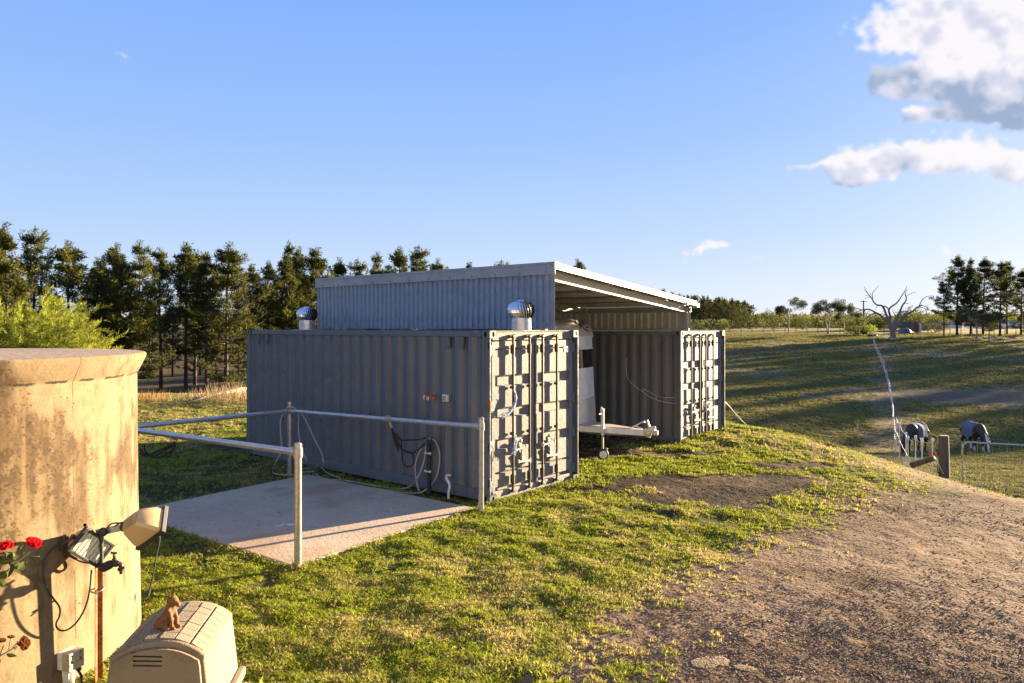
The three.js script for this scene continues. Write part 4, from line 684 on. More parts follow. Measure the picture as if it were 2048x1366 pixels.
// ---------------------------------------------------------------- plastic dog kennel with a clay figure on top
{
  const K = V(-2.205, 0, -4.66), t = thing('dog_kennel', 'cream plastic dog kennel with a moulded shingle roof and three vent slots, beside the tank', 'dog kennel', K, .125), L = .72;
  const arc = (x) => .70 - .105 * Math.pow(Math.abs(x / .285), 2.3);
  const outline = (g = 0) => { const s = new THREE.Shape(); s.moveTo(-.37 - g, .0); s.lineTo(-.285 - g, arc(-.285) - .03); for (let k = 0; k <= 16; k++) { const x = mix(-.285 - g, .285 + g, k / 16); s.lineTo(x, arc(x) + g - (k === 0 || k === 16 ? .004 : 0)); } s.lineTo(.285 + g, arc(.285) - .03); s.lineTo(.325 + g, .20); s.lineTo(.34 + g, .0); s.closePath(); return s; };
  new MB().add(toCreasedNormals(new THREE.ExtrudeGeometry(outline(-.022), { depth: L - .05, bevelEnabled: true, bevelSize: .022, bevelThickness: .025, bevelSegments: 4 }), .7), new THREE.Matrix4().setPosition(0, 0, -L + .03)).mesh('body', M.kennel, t);
  // front panel with three slots and the arched doorway below the frame of the picture
  const fs = new THREE.Shape(); fs.moveTo(-.33, .0); fs.lineTo(-.262, arc(-.262) - .06); for (let k = 0; k <= 14; k++) { const x = mix(-.255, .255, k / 14); fs.lineTo(x, arc(x) - .035); } fs.lineTo(.262, arc(.262) - .06); fs.lineTo(.31, 0); fs.closePath();
  const slot = (y) => { const p = new THREE.Path(); p.moveTo(-.125, y); p.lineTo(.045, y - .012); p.lineTo(.045, y - .023); p.lineTo(-.125, y - .011); p.closePath(); return p; };
  fs.holes.push(slot(.64), slot(.612), slot(.584)); const dr = new THREE.Path(); dr.moveTo(-.16, .06); dr.lineTo(-.16, .3); dr.absarc(0, .3, .16, Math.PI, 0, true); dr.lineTo(.16, .06); dr.closePath(); fs.holes.push(dr);
  new MB().add(new THREE.ExtrudeGeometry(fs, { depth: .016, bevelEnabled: true, bevelSize: .003, bevelThickness: .003, bevelSegments: 1 }), new THREE.Matrix4().setPosition(0, 0, .03)).mesh('front_panel', M.kennel, t);
  new MB().box(0, .3, .032, .4, .5, .002).box(-.04, .61, .032, .2, .09, .002).mesh('interior_shade', M.dark, t);  // black sheets painted in as the shade behind slots and doorway
  new MB().rbox(.345, .17, -L / 2, .06, .075, L + .02, .02, 0, 0, -.12).rbox(.36, .04, -L / 2, .06, .1, L + .03, .02).rbox(-.37, .05, -L / 2, .06, .1, L + .03, .02).mesh('base_rim', M.kennel, t);
  const sg = plain(new RoundedBoxGeometry(.0885, .012, .0885, 2, .004)), r = rng(21);
  for (let i = 0; i < 6; i++) for (let j = 0; j < 7; j++) { const x = -.228 + i * .0912, m = new THREE.Mesh(sg, M.kennel), sl = Math.atan((arc(x + .01) - arc(x - .01)) / .02); m.name = 'shingle'; m.position.set(x, arc(x) + .001 + (r() - .5) * .002, -.075 - j * .0905 - (r() - .5) * .003); m.rotation.set((r() - .5) * .012, 0, sl - .055); m.castShadow = m.receiveShadow = true; t.add(m); }
  // the figure: a sitting long-eared hound, turned to the right and away
  const base = V(-2.235, .705, -4.87), f = thing('clay_figure', 'brown clay figure of a sitting long-eared dog on the kennel roof', 'figurine', base, -.35);
  const body = limbs([[-.024, .034, 0, .044, .008, .09, 0, .033], [.008, .09, 0, .033, .03, .135, 0, .023], [.03, .135, 0, .022, .042, .165, 0, .022], [.044, .178, 0, .031, .05, .176, 0, .028], [.056, .172, 0, .02, .088, .158, .002, .015], [-.03, .03, .032, .034, .024, .02, .044, .017], [-.03, .03, -.032, .034, .024, .02, -.044, .017], [.02, .012, .046, .014, .05, .008, .05, .011], [.03, .115, .02, .016, .05, .06, .022, .011], [.05, .06, .022, .011, .053, .012, .022, .012], [.03, .115, -.02, .016, .05, .06, -.022, .011], [.05, .06, -.022, .011, .053, .012, -.022, .012], [.053, .01, .022, .012, .074, .008, .024, .01], [.053, .01, -.022, .012, .074, .008, -.024, .01], [.034, .192, .026, .010, .036, .128, .036, .016], [.034, .192, -.026, .010, .036, .128, -.036, .016], [-.05, .02, 0, .02, -.078, .012, .03, .009]], .010);
  const fm = new MB(); fm.g.push(skin(body, [-.11, -.02, -.09], [.13, .23, .09], .0042)); fm.g[0].deleteAttribute('color'); fm.mesh('figure', M.clay, f);
}
{
  const t = thing('timber_offcut', 'short grey weathered timber standing against the foot of the tank behind the kennel', 'timber offcut', V(-3.30, 0, -6.45), .3);
  new MB().rbox(0, .14, 0, .09, .46, .06, .012, .12, 0, -.12).mesh('timber', M.wood, t);
  new MB().rbox(-.09, .1, .08, .05, .34, .04, .01, .2, .4, -.25).mesh('stake', M.wood, t);
}

// ---------------------------------------------------------------- rose bush reaching in from the left
function patch(fn, n, m) { const p = [], c = []; const q = (i, j) => fn(i / n, j / m); for (let i = 0; i < n; i++) for (let j = 0; j < m; j++) for (const v of [q(i, j), q(i + 1, j), q(i + 1, j + 1), q(i, j), q(i + 1, j + 1), q(i, j + 1)]) p.push(v.x, v.y, v.z); const g = new THREE.BufferGeometry(); g.setAttribute('position', new THREE.Float32BufferAttribute(p, 3)); g.computeVertexNormals(); return plain(g); }
{
  const D = 3.5, o = at(-30, 1160, D), t = thing('rose_bush', 'rose bush with two red blooms and a withered bloom leaning in from the left edge', 'rose bush', V(o.x - .1, 0, o.z)), B = t.position, R = (px, py, k = 0) => at(px, py, D + k).sub(B), r = rng(31);
  new MB().taper([V(-.05, 0, 0), R(-40, 1240), R(-14, 1170), R(14, 1142), R(40, 1119), R(60, 1102)], .009, .004, 6).taper([R(-14, 1170), R(2, 1130), R(12, 1104)], .006, .004, 6).taper([V(-.08, 0, .03), R(-30, 1325), R(0, 1313), R(18, 1299), R(34, 1292)], .007, .003, 6).taper([R(0, 1313), R(4, 1300), R(8, 1291)], .004, .003, 6).taper([R(18, 1299), R(20, 1285), R(22, 1276)], .003, .002, 5).mesh('stem', std('rose stem', [.11, .1, .045], .7), t);
  const bloom = (c, s, mat, seed, name) => { const rr = rng(seed), g = []; for (let k = 0; k < 26; k++) { const lay = k / 26, a = k * 2.4, open = .15 + lay * 1.15, len = s * (.55 + .5 * lay), w = s * (.5 + .45 * lay), rot = new THREE.Matrix4().makeRotationY(a).multiply(new THREE.Matrix4().makeTranslation(0, -s * .25, s * .05 + lay * s * .12)).multiply(new THREE.Matrix4().makeRotationX(open)); const w1 = (rr() - .5) * .5, w2 = rr() * 6; const pg = patch((u, v) => { const x = (u - .5) * 2, wd = w * Math.sin(Math.min(1, v * 1.25 + .12) * Math.PI * .62); return V(x * wd * .62, v * len, (x * x * .32 + Math.sin(v * 2.6) * -.12 - (v > .8 ? (v - .8) * (1.2 + w1) : 0) + .05 * Math.sin(w2 + x * 4)) * s * (1 - lay * .3)); }, 4, 4); pg.applyMatrix4(rot); const sh = .72 + rr() * .5; g.push(colored(pg, [sh, sh, sh])); } const m = new THREE.Mesh(mergeGeometries(g), mat); m.name = name; m.position.copy(c); m.castShadow = m.receiveShadow = true; t.add(m); return m; };
  const f1 = bloom(R(67, 1086), .036, M.petal, 1, 'red_bloom'); f1.rotation.set(.25, .4, -.6);
  const f2 = bloom(R(11, 1092), .032, M.petal, 2, 'red_bloom'); f2.rotation.set(.5, 1, -.2);
  const f3 = bloom(R(47, 1287), .034, M.deadPetal, 3, 'withered_bloom'); f3.rotation.set(.4, 0, -1.2); f3.scale.set(.9, 1.1, .8);
  const f4 = bloom(R(3, 1281), .018, M.deadPetal, 4, 'withered_bloom'); f4.rotation.set(.2, 1, -.3);
  const f5 = bloom(R(22, 1274), .014, M.deadPetal, 5, 'withered_bloom'); f5.rotation.set(.2, 1, -.3);
  const leafG = colored(patch((u, v) => { const x = (u - .5) * 2, wd = Math.sin(Math.pow(v, .8) * Math.PI) * .32; return V(x * wd, v, .12 * x * x - .18 * v * v); }, 4, 6), [1, 1, 1]);
  for (const [px, py, s, a, b, c] of [[42, 1095, .055, 1.4, .6, -1.2], [52, 1122, .06, -.4, 1.2, 2.6], [38, 1118, .07, .6, .2, 2.2], [12, 1140, .075, .2, .5, 2.4], [22, 1128, .06, 1, 1.8, 1.6], [-4, 1120, .07, .5, .3, -1.9], [58, 1112, .045, .9, .2, -2.4], [30, 1108, .05, 1.2, 2.4, .8], [6, 1152, .06, .2, .1, 2.9], [48, 1104, .05, 1.7, .6, 1.1], [26, 1142, .05, .7, 3, 1.9], [18, 1112, .05, 1.5, .9, -.7], [2, 1318, .05, .6, .5, 1.9], [14, 1306, .045, .4, .2, -2.3], [-2, 1300, .04, .8, 1, .9]]) { const m = new THREE.Mesh(leafG, M.roseLeaf); m.name = 'leaf'; m.position.copy(R(px, py, (r() - .5) * .1)); m.scale.setScalar(s); m.rotation.set(a, b, c); m.castShadow = m.receiveShadow = true; t.add(m); }
  const wither = new MB(); for (let k = 0; k < 16; k++) { const px = 24 + r() * 26, py = 1282 + r() * 16; wither.tube([R(px, py), R(px + (r() - .5) * 14, py + (r() - .5) * 10, (r() - .5) * .03)], .0022, 3, 4); } wither.mesh('withered_twigs', M.bark, t);
}

// ---------------------------------------------------------------- gate, strainer post and electric tape fence at the edge of the paddock
{
  const g0 = at(1925, 884, 18.3), dir = V(.93, -.035, .10).normalize(), gy = g0.y, t = thing('farm_gate', 'grey pipe farm gate with wire mesh at the right edge, leading to the paddock', 'farm gate', V(g0.x, gy - 1.06, g0.z)), Hh = 1.06, Lg = 3.4, q = (s, y) => dir.clone().multiplyScalar(s).add(V(0, y, 0));
  new MB().tube([q(0, 0), q(0, .5), q(0, Hh - .13), q(.03, Hh - .045), q(.12, Hh), q(.5, Hh), q(1.8, Hh), q(Lg, Hh)], .022, 60, 8).cyl(q(0, .01), q(Lg, .01), .021, .021, 8).cyl(q(Lg, 0), q(Lg, Hh), .022, .022, 8).cyl(q(1.75, 0), q(1.75, Hh), .014, .014, 8).mesh('frame', M.galv, t);
  const w = new MB(); for (let k = 1; k < 20; k++) w.cyl(q(k * .17, .02), q(k * .17, Hh - .01), .0035, .0035, 4); for (let k = 1; k < 7; k++) w.cyl(q(.01, k * .15), q(Lg, k * .15), .0035, .0035, 4); w.mesh('wire_mesh', M.rod, t);
  new MB().ball(q(-.01, .72), .03, 1, 1, 1, 7).cyl(q(-.12, .64), q(0, .7), .008, .008, 5).mesh('latch', M.rust, t);
  const pp = at(1887, 872, 18.2), H0 = H(pp.x, 18.2), p = thing('strainer_post', 'thick weathered timber strainer post beside the farm gate', 'fence post', V(pp.x, H0, pp.z));
  new MB().cyl(V(0.03, -.3, 0), V(0, pp.y - H0, 0), .125, .112, 18).cyl(V(0, pp.y - H0 - .01, 0), V(0, pp.y - H0 + .012, 0), .112, .096, 18).mesh('post', M.wood, p);
  const a = at(1822, 931, 18.6), b = at(1870, 916, 18.25); new MB().cyl(a.sub(p.position), b.sub(p.position), .075, .06, 12).mesh('stay_rail', M.wood, p);
  new MB().tube([at(1866, 915, 18.1), at(1874, 922, 18), at(1881, 936, 18), at(1887, 948, 18)].map((v) => v.sub(p.position)), .007, 16, 5).tube([at(1871, 912, 18.1), at(1876, 928, 18), at(1878, 944, 18)].map((v) => v.sub(p.position)), .007, 12, 5).mesh('tie_wire', M.white, p);
  new MB().cyl(at(1859, 902, 18.1).sub(p.position), at(1859, 912, 18.1).sub(p.position), .022, .018, 8).mesh('spring_gate_handle', M.red, p);
  new MB().cyl(at(1870, 902, 18.1).sub(p.position), at(1874, 913, 18.1).sub(p.position), .022, .018, 8).mesh('spring_gate_handle', M.orange, p);
  new MB().rbox(...at(1877, 938, 18.02).sub(p.position).toArray(), .05, .22, .03, .01).mesh('rubber_strap', M.black, p);

  const near = [[1865, 878, 19], [1844, 877, 19.8], [1831, 872, 20.8], [1816, 873, 22], [1812, 865, 23.6], [1799, 846, 27.5], [1793, 833, 31]].map(([px, py, d]) => { const v = at(px, py, d); v.h = Math.min(Math.max(v.y - H(v.x, d), .75), 1.25); v.y = v.y - v.h; return v; });
  const A = near[near.length - 1], Z = V(64.5, 0, -133); for (let k = 1; k <= 25; k++) { const s = k / 25, v = A.clone().lerp(Z, s); v.x += Math.sin(s * 5) * .5; v.y = H(v.x, -v.z); v.h = 1.0; near.push(v); }
  const o = near[0], f = thing('electric_fence', 'white electric tape fence on slim white posts running up the paddock', 'electric fence', o.clone());
  for (const v of near) { const s = v.z < -40 ? 1.0 : .95; const m = new MB().box(v.x - o.x, v.y - o.y + v.h / 2 - .04, v.z - o.z, .026 * s, v.h + .04, .02 * s).mesh('tread_in_post', M.white, f); if (v.z > -30) new MB().rbox(v.x - o.x, v.y - o.y + v.h - .03, v.z - o.z, .06, .09, .05, .01).mesh('insulator', M.white, m); }
  for (const hh of [.93, .5]) { const c = new MB(); for (let i = 0; i + 1 < near.length; i++) { const p = near[i], q2 = near[i + 1], s = p.z < -40 ? 1.1 : .8; const P1 = V(p.x - o.x, p.y - o.y + p.h * hh, p.z - o.z), P2 = V(q2.x - o.x, q2.y - o.y + q2.h * hh, q2.z - o.z), mid = P1.clone().lerp(P2, .5); mid.y -= .035; c.tube([P1, mid, P2], .006 * s, 4, 5); } c.mesh('electric_tape', M.white, f); }
  const e0 = thing('hill_rope', 'white rope strung from the back corner of the far container down to the paddock', 'rope', at(1443, 798, 18.7)); new MB().tube([at(1443, 798, 18.7), at(1458, 812, 18.9), at(1475, 832, 19.1), at(1492, 849, 19.2), at(1512, 864, 19.2)].map((v) => v.sub(e0.position)), .012, 24, 5).mesh('strand', M.white, e0);
}

// ---------------------------------------------------------------- two rugged horses grazing, heads down towards the eye
function horse(label, pos, ry, coat, socks, blaze, headTurn) {
  const t = thing('horse', label, 'horse', pos, ry, 'horses grazing in the paddock'), hx = headTurn;
  const trunk = [[0, 1.08, .5, .27, 0, 1.1, .1, .33], [0, 1.1, .1, .33, 0, 1.12, -.55, .31], [0, 1.2, -.55, .28, 0, 1.12, -.85, .22], [0, 1.28, .42, .17, 0, 1.3, -.1, .15]];
  const legs = []; for (const s of [-1, 1]) legs.push([.17 * s, .95, .5, .14, .17 * s, .52, .52 + s * .06, .062], [.17 * s, .52, .52 + s * .06, .058, .17 * s, .14, .5 + s * .08, .042], [.17 * s, .14, .5 + s * .08, .046, .17 * s, .03, .55 + s * .08, .06], [.18 * s, 1.0, -.72, .2, .19 * s, .78, -.6, .12], [.19 * s, .78, -.6, .12, .18 * s, .5, -.86 + s * .05, .06], [.18 * s, .5, -.86 + s * .05, .058, .18 * s, .14, -.8 + s * .06, .043], [.18 * s, .14, -.8 + s * .06, .046, .18 * s, .03, -.75 + s * .06, .06]);
  const neck = [[0, 1.24, .55, .27, hx * .5, .94, .96, .19], [hx * .5, .94, .96, .19, hx, .62, 1.18, .135], [hx, .6, 1.2, .15, hx * 1.15, .36, 1.3, .11], [hx * 1.15, .36, 1.3, .105, hx * 1.25, .12, 1.37, .075], [hx - .06, .68, 1.17, .028, hx - .1, .78, 1.12, .008], [hx + .06, .68, 1.17, .028, hx + .1, .78, 1.12, .008]];
  const tint = (x, y, z) => { if (socks && z < 1.05 && y < .36) return [.62, .58, .52]; if (blaze && z > 1.12 && Math.abs(x - hx * mix(1.2, 1, (y - .1) / .5)) < .05 && z > 1.2 + (.6 - y) * .2) return [.66, .63, .6]; if (z < 1.05 && y < .5) return [.012, .01, .01]; return coat; };
  const g = skin(limbs([...trunk, ...legs, ...neck], .07), [-.5, -.04, -1.2], [.5, 1.6, 1.55], .035, tint), m = new THREE.Mesh(g, new THREE.MeshStandardMaterial({ name: 'horse coat', color: C(1, 1, 1), vertexColors: true, roughness: .6 })); m.name = 'body'; m.castShadow = m.receiveShadow = true; t.add(m);
  const wide = limbs(trunk.map((b) => b.map((v, i) => i === 3 || i === 7 ? v + .045 : v)), .07), rug = (x, y, z) => { const fl = 1 + Math.max(0, 1.05 - y) * .16; return Math.max(wide(x / fl, Math.max(y, 1.05), z), .76 + .05 * Math.sin(z * 4 + x * 3) - y, z - .46, -z - 1.16); };
  const rg = skin(rug, [-.55, .55, -1.25], [.55, 1.65, .75], .03); rg.deleteAttribute('color'); const rm = new THREE.Mesh(rg, M.rug); rm.name = 'rug'; rm.castShadow = rm.receiveShadow = true; t.add(rm);
  new MB().taper([V(0, 1.2, -1.05), V(.02, 1.0, -1.2), V(.1, .7, -1.22), V(.12, .42, -1.18)], .05, .03, 8).taper([V(0, 1.05, -1.15), V(.06, .7, -1.24), V(.2, .5, -1.3)], .035, .012, 6).mesh('tail', M.rope, t);
  new MB().taper([V(hx * .15, 1.38, .55), V(hx * .55, 1.1, .9), V(hx * .9, .8, 1.12)], .035, .04, 6).taper([V(hx, .74, 1.17), V(hx * 1.05, .6, 1.27)], .035, .015, 6).mesh('mane', M.rope, t);
  t.scale.setScalar(.92);
  return t;
}
M.rug = std('horse rug canvas', [.14, .165, .215], .9, { map: rep(tGrain, 2) });
{
  const p1 = at(1832, 889, 36), p2 = at(1948, 903, 36.5);
  horse('dark brown horse in a grey blue rug grazing behind the electric fence posts', V(p1.x, H(p1.x, 36), p1.z), -.85, [.04, .02, .011], false, false, -.12);
  horse('bay horse with white blaze and socks in a blue rug, grazing behind the gate', V(p2.x, H(p2.x, 36.5), p2.z), -.12, [.05, .026, .013], true, true, .05);
}

// ---------------------------------------------------------------- stones
{
  const rock = (label, px, py, w, h, dd, seed, ry) => { const p = gp(px, py), t = thing('flat_rock', label, 'rock', V(p.x, H(p.x, -p.z) - .01, p.z), ry); const g = skin((x, y, z) => Math.pow(Math.abs(x / w), 2.4) + Math.pow(Math.abs(z / dd), 2.2) + Math.pow(Math.abs(y / h), 2) - 1 + (fbm(x * 5 + seed, z * 5 + y * 9, 4) - .5) * .9, [-w * 1.3, -h * 1.4, -dd * 1.3], [w * 1.3, h * 1.4, dd * 1.3], .02); g.deleteAttribute('color'); const m = new THREE.Mesh(g, M.stone); m.name = 'stone'; m.castShadow = m.receiveShadow = true; t.add(m); };
  M.stone = std('tan stone', [.18, .128, .08], .95, { map: rep(tSlab, 1.5), bumpMap: rep(tSoilB, 1.2), bumpScale: .03 });
  rock('flat tan rock sunk in the bare earth near the bottom edge', 1418, 1326, .20, .02, .13, 4, .3); rock('narrow brown rock sunk in the earth right of the flat tan rock', 1492, 1338, .13, .018, .08, 9, -.4); rock('low brown rock at the bottom edge below the other two rocks', 1590, 1362, .13, .016, .08, 14, .2); rock('pale flat stone showing through the lawn below the slab', 986, 1208, .075, .025, .06, 21, .5);
}

// ---------------------------------------------------------------- the house behind the eye, added unseen: closes off sky and bounces fill light
{
  const t = thing('unseen_house', 'pale weatherboard house with four windows behind the point of view, added for fill light', 'unseen_house', V(-2, 0, 2.4)), br = std('pale weatherboard', [.38, .395, .41], .8, { map: rep(tGrain, 1) });
  new MB().box(0, 2.4, .3, 22, 5.2, .6).mesh('wall', br, t); new MB().box(0, 5.3, 1.6, 23.4, .14, 5.2, .25).mesh('roof', M.paintDark, t);
  for (const x of [-7, -2.6, 3.2, 7.4]) { const w = new MB().box(x, 3.3, -.03, 1.8, 1.3, .08).mesh('window', M.glass, t); new MB().box(x, 2.6, -.05, 2, .09, .14).mesh('sill', M.white, w); }
}


// ---------------------------------------------------------------- trees
// foliage: many small blades; each a triangle with its own shade
class Leaves {
  constructor() { this.p = []; this.c = []; }
  blade(o, dir, len, wid, r, shade) { const s = V(r() - .5, r() - .5, r() - .5).cross(dir).normalize().multiplyScalar(wid / 2), e = o.clone().addScaledVector(dir, len), m = o.clone().addScaledVector(dir, len * .45); for (const v of [o, m.clone().add(s), e, o, e, m.clone().sub(s)]) { this.p.push(v.x, v.y, v.z); this.c.push(...shade); } }
  geo() { const g = new THREE.BufferGeometry(); g.setAttribute('position', new THREE.Float32BufferAttribute(this.p, 3)); g.setAttribute('color', new THREE.Float32BufferAttribute(this.c, 3)); g.computeVertexNormals(); const uv = new Float32Array(this.p.length / 3 * 2); g.setAttribute('uv', new THREE.BufferAttribute(uv, 2)); return g; }
  mesh(name, mat, parent) { const m = new THREE.Mesh(this.geo(), mat); m.name = name; m.castShadow = m.receiveShadow = true; parent.add(m); return m; }
}
const rdir = (r) => { const z = r() * 2 - 1, a = r() * 6.2832, q = Math.sqrt(1 - z * z); return V(Math.cos(a) * q, z, Math.sin(a) * q); };
// a radiata pine 14 m tall: whorled limbs that sweep up at the ends, tiers of needle clumps, ragged outline
function pineTree(seed, { h = 14, spread = 3.1, clear = .14, blades = 24, fork = false, step = .56, size = 1.06, per = 6, full = .84 } = {}) {
  const r = rng(seed), t = new THREE.Group(), wood = new MB(), lv = new Leaves(), lean = (r() - .5) * .7;
  const stems = fork ? [[-.45, 1], [.6, .9]] : [[0, 1]];
  for (const [off, top] of stems) {
    const sx = (y) => lean * (y / h) * (y / h) + off * sst(.2, .6, y / h) * 1.6, Ht = h * top;
    wood.taper([V(sx(-.6), -.6, 0), V(sx(h * .25), Ht * .25, 0), V(sx(h * .6), Ht * .6, .1), V(sx(h * .85), Ht * .97, 0)], h * .0145, .025, 7, 3);
    const clump = (c, dir, n, sh, s) => { const warm = r(), tone = [sh * (1 + warm * .3), sh * (1 + warm * .08), sh * (1 - warm * .2)]; for (let k = 0; k < n; k++) { const d = rdir(r).add(V(dir.x * .5, .55, dir.z * .5)).normalize(); lv.blade(c.clone().add(rdir(r).multiply(V(.24, .13, .24)).multiplyScalar(s)), d, (.22 + r() * .30) * s, (.056 + r() * .045) * s, r, tone); } };
    const side = r() * 6.28;
    for (let y = Ht * clear; y < Ht * .93; y += step * (.6 + r() * .8)) {
      const q = (y / Ht - clear) / (1 - clear), prof = Math.pow(Math.sin(Math.min(1, q * .84 + .22) * Math.PI * .97), .75) * (1 - .80 * q) * 1.12 + .04, nb = 3 + Math.floor(r() * 3.4), a0 = r() * 6.28, tier = .7 + r() * .55;
      for (let b = 0; b < nb; b++) {
        const a = a0 + b / nb * 6.28 + (r() - .5) * .9, bias = 1 + .22 * Math.cos(a - side);
        if (r() > full * (q < .3 ? .62 : 1) * bias) { if (q < .4) { const L = .7 + r() * 1.3; wood.taper([V(sx(y), y, 0), V(sx(y) + Math.cos(a) * L, y - .15 + r() * .3, Math.sin(a) * L)], .03, .01, 4, 1); } continue; }
        const L = spread * prof * tier * bias * (.55 + Math.pow(r(), 1.6) * .85) + .15, up = .05 + q * .45 + (r() - .5) * .25, A = V(sx(y), y, 0), dir = V(Math.cos(a), 0, Math.sin(a)), mid = A.clone().addScaledVector(dir, L * .6).add(V(0, L * up * .35, 0)), E = A.clone().addScaledVector(dir, L).add(V(0, L * (up + .22) , 0));
        wood.taper([A, mid, E], .055 * (1 - q * .6), .012, 4, 2);
        const sh = .5 + r() * .85;
        for (let k = 0; k < per; k++) {
          const s = .28 + .74 * (k + r() * .7) / per, c = s < .6 ? A.clone().lerp(mid, s / .6) : mid.clone().lerp(E, (s - .6) / .42); const w = (1 - Math.abs(s - .7) * .7) * .34 * L / spread + .08; c.add(V((r() - .5) * 2 * w - dir.z * (r() - .5) * w, (r() - .3) * .16, (r() - .5) * 2 * w + dir.x * (r() - .5) * w));
          clump(c, dir, Math.round(blades * (.7 + r() * .6)), sh * (.8 + r() * .4), size);
        }
        if (r() < .6) clump(E.clone().add(V(0, .18, 0)), V(0, 1, 0), 10, sh * 1.15, size * .9);
      }
    }
    for (let k = 0; k < 16; k++) { const a = r() * 6.28, q = k / 16, c = V(sx(h * .97) + Math.cos(a) * q * .7 * r(), Ht * (1 - q * .15) - .3, Math.sin(a) * q * .7 * r()); clump(c, V(0, 1.6, 0), 13, .9, size * .85); }
  }
  wood.mesh('trunk', M.bark, t); lv.mesh('crown', size > 1.3 ? M.pineFar : M.pine, t);
  t.userData.h = h; return t;
}
function plant(proto, name, x, d, height, label, category, group, ry = 0, fat = 1) {
  const c = proto.clone(); c.name = numbered(name); c.userData = {}; scene.add(c); c.position.set(x, H(x, d), -d); const s = height / proto.userData.h; c.scale.set(s * fat, s, s * fat); c.rotation.y = ry; return tag(c, label, category, group);
}
const ordinal = ['first', 'second', 'third', 'fourth', 'fifth', 'sixth', 'seventh', 'eighth', 'ninth', 'tenth', 'eleventh', 'twelfth', 'thirteenth', 'fourteenth', 'fifteenth', 'sixteenth', 'seventeenth', 'eighteenth', 'nineteenth', 'twentieth', 'twenty-first', 'twenty-second', 'twenty-third', 'twenty-fourth', 'twenty-fifth', 'twenty-sixth', 'twenty-seventh', 'twenty-eighth'];
const pines = [pineTree(101), pineTree(102, { spread: 2.8, fork: true, full: .8 }), pineTree(103, { spread: 2.5, clear: .25, full: .8 }), pineTree(104, { spread: 3.6, clear: .05, full: .92 }), pineTree(105, { spread: 2.8, clear: .42, full: .7 }), pineTree(106, { spread: 4.0, clear: .12, full: .84 })];
{
  // [pixel, top, distance, which, fatness]
  const row = [[-30, 470, 46, 3, 1], [12, 452, 44, 0, 1], [65, 462, 50, 5, .9], [140, 487, 52, 3, 1.2], [196, 520, 60, 2, 1], [232, 492, 54, 0, 1], [264, 486, 52, 1, .95], [322, 500, 58, 4, 1], [372, 490, 60, 2, 1], [390, 506, 66, 4, 1], [413, 510, 58, 2, 1], [452, 490, 54, 3, 1.15], [505, 533, 66, 2, 1], [534, 526, 62, 0, .9], [576, 486, 60, 1, .9], [602, 498, 64, 0, 1], [634, 500, 62, 2, 1.1], [684, 519, 68, 3, .9], [716, 522, 72, 5, .9], [764, 508, 72, 1, .9], [796, 497, 70, 0, 1], [832, 496, 72, 5, 1], [872, 520, 78, 3, .9], [940, 528, 88, 2, 1], [1000, 524, 92, 5, .9], [1156, 520, 100, 0, 1]];
  // a second rank deeper in, closing the gaps between the stems
  [[-10, 570, 74, 3], [44, 590, 78, 5], [110, 585, 72, 3], [170, 596, 80, 0], [215, 600, 76, 5], [300, 606, 84, 3], [345, 612, 78, 5], [400, 600, 80, 3], [432, 606, 74, 5], [478, 600, 80, 0], [520, 580, 78, 3], [555, 585, 84, 5], [618, 570, 82, 3], [660, 560, 88, 0], [700, 565, 90, 3], [742, 560, 94, 5]].forEach(([px, top, d, k], i) => { const p = at(px, top, d); plant(pines[k], 'pine_tree', p.x, d, p.y - H(p.x, d) + .3, 'shorter dark pine in the second rank, ' + ordinal[i] + ' from the left, seen between front pines', 'pine tree', 'pines of the second rank', i * 2.3, 1.05); });
  row.forEach(([px, top, d, k, fat], i) => {
    const p = at(px, top, d), h = p.y - H(p.x, d) + .3;
    const look = ['tall dark pine', 'broad forked pine', 'slim high-crowned pine', 'bushy full pine', 'thin bare-stemmed pine', 'wide shaggy pine'][k];
    const where = px < 0 ? 'cut by the left edge of the picture' : px < 300 ? 'behind the water tank, ' + ordinal[i] + ' from the left edge' : px < 500 ? 'left of the near container, ' + ordinal[i] + ' from the left edge' : px < 660 ? 'rising behind the left end of the container, ' + ordinal[i] + ' from the left edge' : 'showing above the blue shed wall, ' + ordinal[i] + ' from the left edge';
    plant(pines[k], 'pine_tree', p.x, d, h, look + ' ' + where, 'pine tree', 'pines in the row behind the tank and container', i * 1.7, fat);
  });
}
